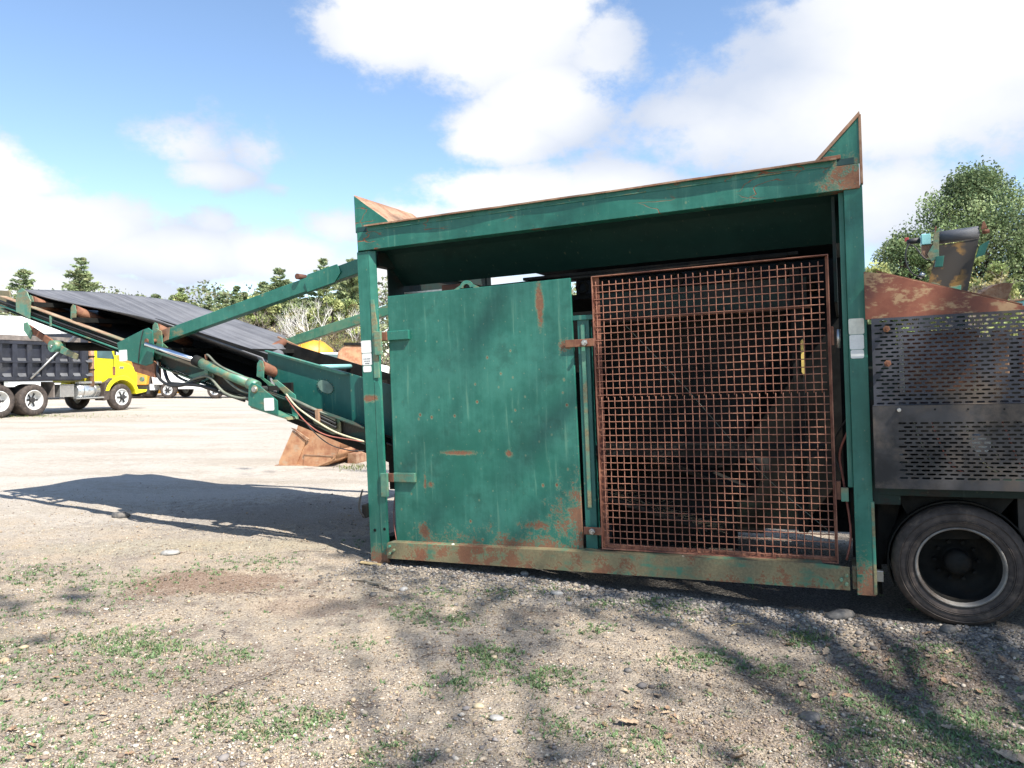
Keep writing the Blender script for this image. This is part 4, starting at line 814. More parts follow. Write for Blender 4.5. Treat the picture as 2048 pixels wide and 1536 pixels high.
# wheel (dish faces outwards) -----------------------------------------------
def wheel(c,R0,r1,width,w0,par,dish=.215):
    wh=empty('wheel',(0,0,0)); wh.parent=par
    t=MB(); prof=[(r1,.012),(r1+.012,.004),(r1+.03,.0),(r1+.055,-.004),(R0-.055,-.006),(R0-.03,.004),(R0-.012,.02),(R0,.045),(R0,width-.045),(R0-.02,width-.01),(r1+.03,width),(r1,width-.02)]
    t.lathe(prof,(c[0],w0,c[1]),1,64); tr=t.build('tyre',M['rubber'],wh)
    for rr in (r1+.038,R0-.042,R0-.085): MB().lathe([(rr,-.0085),(rr+.003,-.010),(rr+.006,-.0085),(rr+.003,-.002)],(c[0],w0,c[1]),1,64).build('sidewall_ring',M['rubber'],wh)
    for k in range(3):
        wg=w0+width*(.28+.22*k); MB().lathe([(R0+.0008,-.004),(R0+.0008,.004),(R0-.006,.003),(R0-.006,-.003)],(c[0],wg,c[1]),1,64).build('tread_groove',M['rubberblk'],wh)
    rm=MB(); rm.lathe([(r1+.004,.006),(r1+.006,-.002),(r1-.006,-.004),(r1-.008,.006),(r1-.014,.028),(r1-.016,.034)],(c[0],w0,c[1]),1,56,False); rm.build('rim',M['rimgrey'],wh)
    MB().lathe([(r1-.016,.032),(r1-.028,dish-.02),(r1-.08,dish),(.09,dish),(.09,dish-.03),(.0,dish-.03)],(c[0],w0,c[1]),1,56,False).build('wheel_disc',M['dark'],wh)  # near-black material paints in the shade of the deep dish
    MB().lathe([(.0,dish-.14),(.06,dish-.13),(.075,dish-.10),(.075,dish-.03)],(c[0],w0,c[1]),1,24,False).build('hub',M['dark'],wh)
    for k in range(10):
        a=k*math.pi/5; MB().cyl((c[0]+.12*math.cos(a),w0+dish-.01,c[1]+.12*math.sin(a)),(c[0]+.12*math.cos(a),w0+dish-.04,c[1]+.12*math.sin(a)),.012,6).build('wheel_nut',M['dark'],wh)
    return wh
wh1=wheel((4.292,.228),.372,.240,.235,.03,plant); 
wheel((4.292,.228),.372,.240,.235,.29,plant,.05)
wheel((4.292,.228),.372,.240,.235,1.95,plant)
wheel((5.20,.228),.372,.240,.235,.03,plant)
fn=MB(); n=18; R1=.392
for i in range(n):
    a0=R(205-i*190/n); a1=R(205-(i+1)*190/n)
    P=[(4.292+R1*math.cos(a),.228+R1*math.sin(a)) for a in (a0,a1)]
    fn.add([(P[0][0],.10,P[0][1]),(P[1][0],.10,P[1][1]),(P[1][0],.55,P[1][1]),(P[0][0],.55,P[0][1])],[(0,1,2,3)])
fn.build('fender',M['dark'],plant,solid=.008)

# ------------------------------------------------------------- raised product conveyor (upper right)
pc=empty('product_conveyor',(0,0,0)); pc.parent=plant
wq=2.9
def beltsheet(p):  # parallelogram belt underside
    return MB().add(p,[(0,1,2,3)])
cb0=[(4.40,2.90,1.95),(4.70,2.90,1.93),(4.875,2.95,2.645),(4.545,2.95,2.60)]
beltsheet([(4.36,2.93,1.90),(4.72,2.93,1.88),(4.868,2.90,2.58),(4.545,2.90,2.55)]).build('belt_underside',M['beltunder'],pc,solid=.012)
MB().cyl((4.535,2.93,2.625),(4.870,2.93,2.640),.060,24).build('head_drum',M['belt'],pc)
MB().prism([(4.50,2.66),(4.545,2.69),(4.535,2.43),(4.47,2.40),(4.44,2.47),(4.49,2.56)],2.84,2.85).build('drum_plate',M['g_light'],pc,.002)
MB().prism([(4.508,2.44),(4.575,2.44),(4.56,2.34),(4.495,2.34)],2.80,2.83).build('green_gusset',M['g_arm'],pc,.003)
MB().prism([(4.885,2.52),(4.945,2.55),(4.90,2.42),(4.83,2.40),(4.86,2.50)],2.84,2.86).build('green_gusset',M['g_arm'],pc,.003)
MB().prism([(4.905,2.66),(4.93,2.665),(4.915,2.72),(4.905,2.735),(4.895,2.72),(4.880,2.655)],2.86,2.89).build('drum_guard',M['rust'],pc,.002)
MB().cyl((4.90,2.93,2.64),(4.955,2.93,2.645),.02,10).build('drum_shaft',M['rust'],pc)
MB().prism([(4.515,2.66),(4.53,2.72),(4.525,2.735),(4.515,2.73),(4.51,2.66)],2.88,2.91).build('drum_guard',M['rust'],pc,.002)
MB().box((4.395,2.85,2.565),(4.475,2.98,2.665)).build('motor_mount',M['aqua'],pc,.006)
MB().prism([(4.40,2.56),(4.50,2.57),(4.49,2.46),(4.43,2.44),(4.40,2.50)],2.87,2.95).build('motor_bracket',M['rustlip'],pc,.004)
MB().cyl((4.28,2.92,2.615),(4.39,2.92,2.620),.028,16).build('hydraulic_motor',M['blacksteel'],pc); MB().box((4.262,2.90,2.62),(4.295,2.94,2.655)).build('motor_valve',M['red'],pc,.003)
hose('motor_hose',[(4.295,2.88,2.59),(4.265,2.86,2.52),(4.262,2.86,2.42),(4.30,2.86,2.32),(4.36,2.88,2.275),(4.42,2.9,2.265)],.0095,'rubberblk',6,pc)
hose('motor_hose',[(4.30,2.88,2.585),(4.35,2.86,2.545),(4.39,2.85,2.47),(4.44,2.85,2.42),(4.50,2.86,2.415)],.0085,'rubberblk',6,pc)
MB().cyl((4.375,2.9,2.295),(4.41,2.9,2.27),.03,12).build('valve_body',M['steel'],pc)
cg=[(4.46+.09*math.cos(R(a)),2.10+.09*math.sin(R(a))) for a in range(180,20,-16)]
MB().prism([(4.36,2.02)]+cg+[(4.58,2.138),(4.69,2.150),(4.68,2.02)],2.70,2.72).build('pulley_guard',M['g_light'],pc,.002)
MB().lathe([(.03,-.0),(.05,0),(.05,.012),(.03,.012)],(4.46,2.688,2.09),1,20).build('bearing_ring',M['g_light'],pc)
MB().box((4.36,2.75,1.2),(4.44,2.95,2.0)).build('support_leg',M['g_in'],pc,.004)
MB().box((4.64,2.75,1.2),(4.72,2.95,2.0)).build('support_leg',M['g_in'],pc,.004)
MB().box((4.2,D-.05,1.2),(5.0,2.95,1.3)).build('cross_frame',M['g_in'],pc,.004)
# pale curved exhaust-like chute end and painted rim further right
ch=MB(); n=10
for i in range(n):
    t0,t1=i/n,(i+1)/n
    f=lambda t:(4.70+.36*t, 1.92+.205*math.sin(t*1.9))
    a0,a1=f(t0),f(t1); ch.add([(a0[0],2.55,a0[1]),(a1[0],2.55,a1[1]),(a1[0]-.02,2.9,a1[1]+.015),(a0[0],2.9,a0[1]+.015),(4.98-.1*(1-t0),2.60,1.86),(4.98-.1*(1-t1),2.60,1.86)],[(0,1,2,3),(0,4,5,1)])
ch.build('curved_chute_end',M['rustlip'],plant,solid=.01)
MB().prism([(4.92,1.945),(5.6,2.02),(5.6,1.93),(4.95,1.90)],2.62,2.68).build('painted_rim',M['aqua'],plant,.01); MB().prism([(4.90,1.955),(5.6,2.045),(5.6,2.022),(4.92,1.942)],2.60,2.70).build('rim_edge',M['rustbucket'],plant,.004)

# ================================================================ RUSTY LOADER BUCKET on the ground
bk=empty('loader_bucket',(-3.35,12.35,float(gz(-3.35,12.35))),R(-14),'rusty brown loader bucket lying on the sand behind the folded conveyor','bucket')
side=[(-.58,.02),(-.54,.0),(.10,.0),(.28,.04),(.42,.14),(.50,.30),(.50,.55),(.42,.78),(.18,.98),(-.10,1.02),(-.16,.98),(-.22,.76),(-.30,.55)]
for (yy) in (0,2.3):
    MB().prism(side,yy,yy+.03).build('bucket_side',M['rustbucket'],bk,.003)
sh=[(-.62,0),(.10,.0),(.28,.04),(.42,.14),(.50,.30),(.50,.55),(.42,.78),(.18,.98),(-.10,1.02)]
s_=MB(); 
for i in range(len(sh)-1):
    s_.add([(sh[i][0],.03,sh[i][1]),(sh[i+1][0],.03,sh[i+1][1]),(sh[i+1][0],2.30,sh[i+1][1]),(sh[i][0],2.30,sh[i][1])],[(0,1,2,3)],True)
s_.build('bucket_shell',M['rustbucket'],bk,solid=.03)
MB().prism([(-.60,-.005),(-.60,.06),(-.34,.60),(-.10,.42),(-.13,.34),(-.28,.0)],-.025,.0).build('side_cutter',M['rustbucket'],bk,.004)
MB().prism([(-.36,.64),(-.28,.62),(-.02,.46),(-.07,.42)],-.045,-.02).build('wear_bar',M['rustlip'],bk,.004)
MB().prism([(-.14,.20),(.40,.19),(.40,.17),(-.14,.18)],-.02,.0).build('weld_bead',M['rustlip'],bk)
MB().prism([(-.15,.0),(.12,.0),(.34,.09),(.38,.165),(-.14,.175)],-.012,.0).build('wear_plate',M['rustbucket'],bk,.003)
MB().prism([(-.66,-.01),(-.2,-.01),(-.2,.02),(-.66,.005)],-.06,2.34).build('cutting_edge',M['rustlip'],bk,.004)
for z_ in (.3,.55): MB().box((.49,.6,z_),(.60,.66,z_+.2)).build('hinge_ear',M['rustbucket'],bk,.01)
MB().box((.45,.40,.0),(.62,.8,.18)).build('support_block',M['rustlip'],bk,.01)

# ================================================================ VEHICLES IN THE YARD
M['ypaint']=simple('bright_yellow_paint',(.80,.70,.02),.3,0,.04,4)
M['opaint']=simple('loader_orange_yellow_paint',(.56,.27,.02),.5,0,.12,5,dirt=(.40,.22,.06))
M['wpaint']=simple('white_paint',(.82,.82,.80),.35,0,.03,4)
M['dbox']=simple('dump_body_dark_paint',(.022,.024,.034),.45,0,.3,5,dirt=(.045,.045,.05))
M['dedge']=simple('scraped_body_edge',(.19,.16,.14),.7,0,.35,4,dirt=(.08,.07,.065))
M['dledge']=simple('dusty_ledge',(.10,.10,.105),.7,0,.3,4)
M['glass']=simple('cab_glass',(.09,.15,.16),.08,0,.2,3)
M['alu']=simple('polished_aluminium',(.62,.63,.62),.25,.8,.12,6)
M['wrim']=simple('white_rim',(.68,.67,.64),.5,0,.15,8)
M['chas']=simple('chassis_black',(.03,.028,.028),.6,0,.3,6)
def twheel(par,x,y,r,wd,rimr=.33,front=False,sgn=-1,axmat='wrim'):
    """sgn -1: outer face towards -y"""
    wh=empty('wheel',(x,y,r)); wh.parent=par
    q=sgn
    pr=[(rimr,.02),(rimr+.04,.0),(r-.07,0),(r-.02,.03),(r,.07),(r,wd-.06),(r-.04,wd),(rimr,wd)]
    MB().lathe([(a,-b*q) for a,b in pr],(0,0,0),1,36).build('tyre',M['rubber'],wh)
    dp=.04 if front else .20
    MB().lathe([(a,-b*q) for a,b in [(rimr,.02),(rimr-.02,.0),(rimr-.03,.03),(rimr-.05,dp),(.12,dp-(.0 if front else .03)),(.0,dp)]],(0,0,0),1,30,False).build('rim',M[axmat],wh)
    for k in range(6):
        a=k*math.pi/3; s=MB(); c,sn=math.cos(a),math.sin(a)
        s.add([(c*.09-sn*.03,-(dp-.02)*q,sn*.09+c*.03),(c*.09+sn*.03,-(dp-.02)*q,sn*.09-c*.03),(c*(rimr-.09)+sn*.03,-(dp-.02)*q,sn*(rimr-.09)-c*.03),(c*(rimr-.09)-sn*.03,-(dp-.02)*q,sn*(rimr-.09)+c*.03)],[(0,1,2,3)]); s.build('spoke',M['chas'],wh,solid=.02)
    MB().cyl((0,-(dp)*q,0),(0,-(dp-.12)*q,0),.09,14).build('hub',M['chas'],wh)
    return wh
phi=17
tr=empty('dump_truck',(-16.75,29.94,float(gz(-16.75,29.94))),R(90-phi),'yellow-cab dump truck with black ribbed body parked at the left','dump truck')
# local: +x forward, -y is the near side
yn=-1.22
for x_ in (0,): twheel(tr,x_,yn,.53,.30,.33,True); twheel(tr,x_,1.22,.53,.30,.33,True,1)
for x_ in (-3.85,-5.12,): twheel(tr,x_,yn,.56,.62,.35); twheel(tr,x_,1.22,.56,.62,.35,False,1)
MB().box((-8.4,-.45,.75),(1.0,-.3,1.0)).build('chassis_rail',M['chas'],tr); MB().box((-8.4,.3,.75),(1.0,.45,1.0)).build('chassis_rail',M['chas'],tr)
MB().box((-8.4,-.3,.80),(-.4,.3,.95)).build('crossmembers',M['chas'],tr)
MB().cyl((-3.85,-1.0,.56),(-3.85,1.0,.56),.10,12).build('axle',M['chas'],tr); MB().cyl((-5.12,-1.0,.56),(-5.12,1.0,.56),.10,12).build('axle',M['chas'],tr); MB().cyl((0,-1.0,.53),(0,1.0,.53),.07,12).build('axle',M['chas'],tr)
body=MB().box((-9.2,-1.22,1.22),(-1.95,1.22,1.30)); body.box((-9.2,-1.18,1.30),(-1.95,-1.13,2.58)); body.box((-9.2,1.13,1.30),(-1.95,1.18,2.58)); body.box((-2.02,-1.18,1.30),(-1.95,1.18,2.95)); bo=body.build('dump_body',M['dbox'],tr,.01)
for (z0,z1) in ((1.26,1.40),(1.86,1.95),(2.50,2.62)):
    MB().prism([(-1.28,z0),(-1.28,z1-.03),(-1.18,z1),(-1.18,z0)],-9.2,-1.95,0).build('body_rail',M['dbox'],bo)
for i in range(14):
    x_=-9.1+i*.55; MB().prism([(x_,1.3),(x_+.18,1.3),(x_+.18,2.55),(x_,2.55)],-1.27,-1.18).build('body_rib',M['dbox'],bo,.01)
    for z0 in (1.38,1.90): MB().add([(x_+.18,-1.18,z0+.12),(x_+.55,-1.18,z0+.12),(x_+.50,-1.27,z0),(x_+.24,-1.27,z0)],[(0,1,2,3)]).build('rib_ledge',M['dledge'],bo,solid=.01)
MB().box((-9.2,-1.23,2.62),(-1.95,-1.17,2.80)).build('side_board',M['dedge'],bo,.01); MB().box((-9.2,1.17,2.62),(-1.95,1.23,2.80)).build('side_board',M['dedge'],bo,.01)
MB().box((-1.96,-1.22,1.3),(-1.60,-1.14,2.90)).build('headboard_edge',M['dbox'],bo,.01)
MB().prism([(-2.0,2.90),(-.9,2.98),(-.9,3.03),(-2.0,2.98)],-1.2,1.2).build('cab_shield',M['dbox'],bo)
MB().tube([(-4.1,-1.32,1.3),(-2.2,-1.32,2.95)],.035,8).build('diagonal_pole',M['steel'],bo)
MB().cyl((-1.35,-1.10,1.0),(-1.35,-1.10,2.75),.10,14).build('exhaust_stack',M['rustlip'],tr)
for z_ in (1.6,2.1,2.5): MB().cyl((-1.35,-1.10,z_),(-1.35,-1.10,z_+.05),.12,14).build('stack_clamp',M['dark'],tr)
# cab
cabp=[(-1.20,1.10),(.02,1.10),(.12,1.95),(-.02,2.05),(-.22,2.62),(-.32,2.70),(-1.12,2.72),(-1.20,2.66)]
cab=MB().prism(cabp,-1.02,1.02).build('cab',M['ypaint'],tr,.04)
MB().prism([(-1.02,2.08),(-.20,2.05),(-.38,2.52),(-1.02,2.54)],-1.035,-1.022).build('side_window',M['glass'],cab,.01)
MB().add([(.0,-.85,2.08),(.0,.85,2.08),(-.20,.85,2.56),(-.20,-.85,2.56)],[(0,1,2,3)]).build('windscreen',M['glass'],cab,solid=.02)
MB().box((-1.06,-1.035,1.16),(-.06,-1.025,2.0)).build('cab_door',M['ypaint'],cab,.008); MB().box((-.30,-1.06,1.40),(-.16,-1.03,1.75)).build('door_handle',M['rust'],cab,.01)
MB().box((-.45,-1.32,2.20),(-.38,-1.28,2.60)).build('mirror',M['chas'],cab,.01); MB().tube([(-.42,-1.05,2.62),(-.42,-1.30,2.62),(-.42,-1.30,2.15)],.012,6).build('mirror_arm',M['steel'],cab)
hd_=[(-.02,1.05),(.0,2.02),(.45,1.98),(.95,1.86),(1.28,1.66),(1.34,1.45),(1.34,.78),(.80,.78),(.68,1.10),(.45,1.28),(-.35,1.28)]
hood=MB(); 
hood.prism([(.0,1.28),(.0,2.02),(.45,1.98),(.95,1.86),(1.26,1.66),(1.32,1.40),(1.32,.95),(.62,1.28)],-.72,.72); hood=hood.build('hood',M['ypaint'],tr,.06); MB().box((.25,-.735,1.66),(.58,-.715,1.76)).build('hood_badge',M['alu'],hood,.005); MB().box((-.02,-.74,1.30),(.0,-.70,2.0)).build('hood_gap',M['chas'],hood); MB().cyl((.1,-.76,1.35),(.1,-.70,1.62),.015,8).build('hood_latch',M['chas'],hood)
fd=[]
for i in range(11):
    a=R(170-i*17); fd.append((.02+.72*math.cos(a),.53+.70*math.sin(a)))
fo=[(.02+.86*math.cos(R(165-i*16.5)),.58+.82*math.sin(R(165-i*16.5))) for i in range(10)]
MB().prism(fo+[(1.34,.80),(1.25,.70)]+[(.02+.70*math.cos(R(8+i*15)),.53+.68*math.sin(R(8+i*15))) for i in range(11)],-1.22,-.70).build('fender',M['ypaint'],tr,.03)
MB().prism(fo+[(1.34,.80),(1.25,.70)]+[(.02+.70*math.cos(R(8+i*15)),.53+.68*math.sin(R(8+i*15))) for i in range(11)],.70,1.22).build('fender',M['ypaint'],tr,.03)
MB().prism([(-.86,.42),(-.62,.45),(-.55,1.0),(-.35,1.26),(-.48,1.30),(-.80,1.10)],-1.20,-.72).build('mud_guard',M['rubber'],tr,.02)
MB().box((1.32,-.55,.95),(1.38,.55,1.62)).build('grille',M['steel'],tr,.01); MB().box((1.30,-1.2,.60),(1.48,1.2,.92)).build('bumper',M['chas'],tr,.02)
for yy in (-.92,.92): MB().cyl((1.30,yy,1.22),(1.38,yy,1.22),.10,16).build('headlight',M['glass'],tr)

tank=MB().cyl((-2.05,-.95,.82),(-1.05,-.95,.82),.27,24).build('fuel_tank',M['alu'],tr); MB().box((-2.75,-1.12,.62),(-2.15,-.70,1.08)).build('battery_box',M['alu'],tr,.01)
for x_ in (-1.8,-1.25): MB().cyl((x_-.02,-.95,.82),(x_+.03,-.95,.82),.28,24).build('tank_strap',M['steel'],tank)
MB().box((-2.1,-1.18,.52),(-.80,-1.02,.58)).build('step',M['alu'],tr,.01); MB().box((-2.0,-1.18,1.10),(-.95,-1.0,1.18)).build('step',M['alu'],tr,.01)
MB().box((-3.05,-1.15,.62),(-3.0,-.55,1.18)).build('mud_flap',M['dedge'],tr)
twheel(tr,-2.75,1.22,.45,.3,.28,False,1)

# yellow wheel loader behind the dump truck
ld=empty('wheel_loader',(-22.0,43.5,0),R(95),'orange-yellow wheel loader behind the nose of the dump truck','loader')
MB().box((-1.9,-1.15,1.15),(.6,1.15,2.45)).build('engine_cover',M['opaint'],ld,.08); 
for i in range(3): MB().box((-1.5+.6*i,-1.17,1.45),(-1.1+.6*i,-1.15,2.2)).build('vent_panel',M['opaint'],ld,.01)
MB().prism([(-2.0,.75),(-1.9,1.35),(1.2,1.35),(1.6,.95),(1.2,.75)],-1.25,1.25).build('counterweight',M['opaint'],ld,.05)
MB().box((.5,-.85,1.3),(2.0,.85,3.3)).build('cab',M['opaint'],ld,.08); MB().box((.62,-.87,2.2),(1.85,-.85,3.1)).build('cab_window',M['glass'],ld,.01)
MB().prism([(.4,3.3),(2.1,3.3),(2.0,3.42),(.5,3.42)],-.95,.95).build('cab_roof',M['opaint'],ld,.02)
MB().prism([(2.0,1.6),(3.6,.5),(4.2,.35),(4.3,.6),(3.6,.9),(2.1,2.0)],-.6,-.4).build('lift_arm',M['opaint'],ld,.02)
MB().prism([(3.9,.1),(5.0,.1),(4.4,.4),(4.3,1.2),(4.0,1.3),(3.8,.6)],-1.3,1.3).build('bucket',M['opaint'],ld,.02)
for x_ in (-.9,2.3):
    for yy,s in ((-1.3,-1),(1.3,1)): twheel(ld,x_,yy,.75,.55,.38,True,s)

def white_truck(loc,rz,label,scale=1,box=False):
    t=empty('white_truck',loc,rz,label,'truck')
    MB().prism([(-1.1,.75),(.9,.75),(1.0,1.35),(.75,1.5),(.30,2.35),(.1,2.5),(-1.0,2.5),(-1.1,2.4)],-1.05,1.05).build('cab',M['wpaint'],t,.06)
    MB().prism([(-.80,1.55),(.45,1.5),(.15,2.2),(-.8,2.25)],-1.07,-1.055).build('side_window',M['glass'],t,.01)
    MB().add([(.74,-.9,1.55),(.74,.9,1.55),(.32,.9,2.3),(.32,-.9,2.3)],[(0,1,2,3)]).build('windscreen',M['glass'],t,solid=.02)
    MB().box((-5.5,-.45,.62),(.8,.45,.85)).build('chassis',M['chas'],t,.02)
    MB().box((-3.25,-1.08,.52),(-.62,-1.0,.98)).build('side_skirt',M['wpaint'],t,.02); MB().box((-3.25,1.0,.52),(-.62,1.08,.98)).build('side_skirt',M['wpaint'],t,.02)
    MB().box((.85,-1.05,.45),(1.1,1.05,.8)).build('bumper',M['wpaint'],t,.03)
    for i in range(3): MB().box((-3.4+i*.7,-1.05,.35),(-3.0+i*.7,-.6,.85)).build('side_box',M['alu'],t,.02)
    MB().box((-4.2,-.9,.85),(-3.8,.9,.95)).build('deck_plate',M['chas'],t)
    for x_ in (.0,-3.9 if box else -2.75): twheel(t,x_,-1.08,.46,.28,.28,True); twheel(t,x_,1.08,.46,.28,.28,True,1)
    if box: MB().box((-5.6,-1.25,1.0),(-1.3,1.25,3.7)).build('cargo_box',M['wpaint'],t,.03)
    else: MB().box((-3.3,-1.1,.98),(-1.15,1.1,2.0)).build('cargo_deck',M['wpaint'],t,.03)
    return t
wt=white_truck((-19.45,43.0,0),R(176),'low white flatbed truck seen under the hydraulic ram')
wt2=white_truck((-23.5,42,0),R(25),'white box truck standing behind the dump truck body at the left edge',box=True); wt2.scale=(1.25,1.25,1.2)
wt3=white_truck((-25.2,50.0,0),R(60),'white truck half hidden between the yellow cab and the loader',box=True)
# yellow mixer-like shell and the white cars behind the loading skirt
m_=empty('yellow_drum',(-11.4,42,0),R(12),'yellow rounded machine hood behind the conveyor loading skirt','drum')
pr=[(0,-1.3),(.45,-1.2),(.85,-.7),(.98,0),(.85,.7),(.45,1.2),(0,1.3)]
MB().lathe(pr,(0,0,2.35),0,28,False).build('drum_shell',M['opaint'],m_)
MB().box((-.9,-.7,.5),(.9,.7,1.6)).build('drum_stand',M['chas'],m_,.03)
for x_ in (-.5,.5): MB().lathe([(.93,-.02),(.97,-.02),(.97,.05),(.93,.05)],(x_,0,2.35),0,28).build('drum_band',M['opaint'],m_)
for i in range(6):
    a=R(118+i*11); MB().box((-.05+.12*i-.4,-.97*math.sin(a)-.01,2.55+.02*(i%2)),(-.4+.12*i+.02,-.97*math.sin(a)+.03,2.75)).build('faded_mark',M['chas'],m_)
cr_=empty('white_car',(-8.9,40,0),R(8),'white car parked behind the loading skirt, left of the green post','car')
MB().prism([(-2.2,.35),(2.2,.35),(2.25,.85),(1.3,1.05),(.7,1.55),(-1.3,1.58),(-2.1,1.1),(-2.25,.8)],-.88,.88).build('car_body',M['wpaint'],cr_,.08)
MB().prism([(-1.2,1.08),(1.0,1.05),(.6,1.46),(-1.15,1.49)],-.895,-.882).build('side_window',M['glass'],cr_)
for x_ in (-1.4,1.4): twheel(cr_,x_,-.9,.33,.22,.22,True); twheel(cr_,x_,.9,.33,.22,.22,True,1)
cr_.location.z=.95
pile=MB(); pile.ico((0,0,0),(5.5,2.6,1.5),3,.07); po=pile.build('gravel_heap',M['ground']); po.location=(-8.6,40.6,-.25); tag(po,'low heap of pale gravel behind the plant carrying the white car','gravel heap')
rb2=empty('rusty_skip',(-6.5,31,0),R(10),'rounded rusty steel skip close to the left green post','skip')
MB().prism([(-.75,0),(.8,0),(.9,2.6),(-.45,2.65),(-.72,2.3),(-.86,1.4)],-.9,.9).build('skip_body',M['rustbucket'],rb2,.08); MB().prism([(-.5,2.60),(.95,2.58),(.95,2.70),(-.5,2.72)],-.95,.95).build('skip_rim',M['dark'],rb2,.02)

# ================================================================ SMALL THINGS ON THE GROUND
def rock(name,x,y,s,mat,label,cat='stone',rot=0,flat=.5,sub=2):
    mb=MB().ico((0,0,0),(s[0],s[1],s[2]),sub,.13); o=mb.build(name,M[mat]); o.location=(x,y,float(gz(x,y))+s[2]*flat); o.rotation_euler=(random.uniform(-.15,.15),random.uniform(-.15,.15),rot); return tag(o,label,cat)
M['rockg']=simple('grey_stone',(.30,.285,.265),.85,0,.25,30,.4); M['rockd']=simple('dark_stone',(.10,.095,.09),.85,0,.35,25,.5,dirt=(.2,.17,.14)); M['rockt']=simple('tan_stone',(.45,.36,.23),.85,0,.2,30,.3)
rock('stone',-2.95,6.36,(.085,.05,.028),'rockg','flat pale grey stone lying in the gravel left of the brown patch')
rock('stone',2.10,4.72,(.10,.06,.035),'rockd','dark broken lump of asphalt beside the gravel bank near the wheel','stone',.2)
rock('stone',.32,5.22,(.05,.03,.018),'rockg','grey flat stone among weeds in front of the mesh panel')
rock('stone',-1.00,5.30,(.028,.022,.018),'rockd','small black stone just below the stick by the left post')
rock('stone',-.80,5.42,(.035,.025,.02),'rockg','small grey rounded stone right of the stick')
rock('stone',-.16,3.50,(.028,.02,.014),'rockt','light tan oval stone below the weed clump, centre foreground')
rock('stone',-.07,3.38,(.035,.022,.013),'rockg','grey flat stone just right of the tan oval one')
rock('stone',-.10,4.12,(.02,.015,.012),'rockt','small yellowish stone right of the dark weed patch')
rock('stone',.10,5.72,(.035,.025,.018),'rockg','pale stone near the edge of the plant shadow')
rock('stone',.62,3.92,(.022,.018,.014),'rockd','small dark stone behind the dandelion leaves')
rock('stone',1.38,3.38,(.06,.04,.018),'rockd','dark-sided wedge stone half buried at lower right','stone',.3,.25)
rock('stone',.46,3.05,(.02,.018,.012),'rockt','round pale stone beside the brown oak leaf')
rock('stone',2.62,4.42,(.05,.035,.03),'rockd','dark lump of asphalt touching the foot of the tyre')
rock('stone',-4.3,8.1,(.10,.06,.04),'rockd','dark stone inside the conveyor shadow at the far left')
def stick(x,y,L,a,r,label,mat='bark',z=.01,bend=.02):
    pts=[(-L/2,0,0),(-L/6,bend,.006),(L/6,-bend*.5,.010),(L/2,bend*.4,.004)]
    o=MB().tube(crom(pts,3),[r*(1-.04*i) for i in range(10)],6).build('stick',M[mat]); o.location=(x,y,float(gz(x,y))+r+z*.3); o.rotation_euler=(0,0,a); return tag(o,label,'stick')
M['bark']=simple('grey_bark',(.26,.22,.17),.9,0,.3,40,.4); M['barkd']=simple('dark_twig_bark',(.07,.05,.04),.9,0,.3,40,.3)
M['wood']=simple('split_pine_wood',(.50,.37,.19),.8,0,.2,15,.2)
stick(-1.10,5.55,.26,R(-28),.011,'thick bleached stick on gravel in front of the left post')
stick(-.93,5.42,.20,R(-25),.004,'thin dark twig end just right of the bleached stick','barkd')
stick(-1.75,4.45,.22,R(-60),.003,'thin dark twig in the gravel left of centre','barkd')
stick(-1.35,3.75,.45,R(55),.0028,'long thin dark twig slanting through the lower left foreground','barkd')
stick(-.40,4.15,.22,R(12),.0028,'thin twig lying by the dark weed patch in the centre','barkd')
stick(-1.85,5.30,.20,R(-20),.0035,'short dark twig near the tuft above the gravel','barkd')
stick(1.45,4.62,.16,R(12),.0035,'pale straw-coloured twig left of the big grass tuft','wood')
stick(-1.75,6.42,.32,R(-4),.003,'thin twig lying along the shadow edge left of the post','barkd')
o=MB().box((-.09,-.02,0),(.09,.02,.012)).build('wood_shim',M['wood'],None,.003); o.location=(-1.17,6.10,float(gz(-1.17,6.10))+.012); o.rotation_euler=(.0,R(6),R(-6)); tag(o,'split piece of pale wood under the foot of the left post','wood')
# dry oak leaves, lobed
M['oak']=simple('dry_oak_leaf',(.24,.15,.09),.75,0,.3,40); M['oak2']=simple('pale_dry_leaf',(.36,.26,.17),.75,0,.25,40)
def oakleaf():
    prof=[(0,0),(.1,.12),(.22,.09),(.34,.30),(.46,.14),(.58,.36),(.70,.16),(.82,.26),(.92,.12),(1,.0)]
    vs=[];fs=[]
    curl=random.uniform(.1,.35); tw=random.uniform(-.2,.2)
    for t,wd in prof:
        z=curl*(t-.5)**2*1.2
        vs+=[(t-.5,-wd,z+wd*.5*random.uniform(.2,1)),(t-.5,0,z),(t-.5,wd,z+wd*.5*random.uniform(.2,1))]
    for i in range(len(prof)-1):
        a=i*3; fs+=[(a,a+1,a+4,a+3),(a+1,a+2,a+5,a+4)]
    return MB().add(vs,fs).mesh('dry_leaf',M['oak'])
LM=[oakleaf() for _ in range(5)]; LM2=[]
for m0 in LM:
    c=m0.copy(); c.materials.clear(); c.materials.append(M['oak2']); LM2.append(c)
def leaf(x,y,s,label,group,pale=False):
    o=bpy.data.objects.new('dry_leaf',random.choice(LM2 if pale else LM)); sc.collection.objects.link(o)
    o.location=(x,y,float(gz(x,y))+.008+s*.05); o.scale=(s,s,s); o.rotation_euler=(random.gauss(0,.25),random.gauss(0,.25),random.uniform(0,6.28)); return tag(o,label,'leaf',group)
leaf(.93,2.99,.10,'large brown oak leaf in the foreground, right of centre',None)
leaf(2.05,3.02,.13,'large tan oak leaf among grass at the bottom right corner',None,True)
leaf(1.98,3.32,.07,'pale curled leaf above the corner oak leaf',None,True)
leaf(.52,3.30,.11,'long pale tan leaf beside the straw clump at the centre right',None,True)
leaf(.72,3.62,.06,'pale leaf lying in grey gravel behind the weeds',None,True)
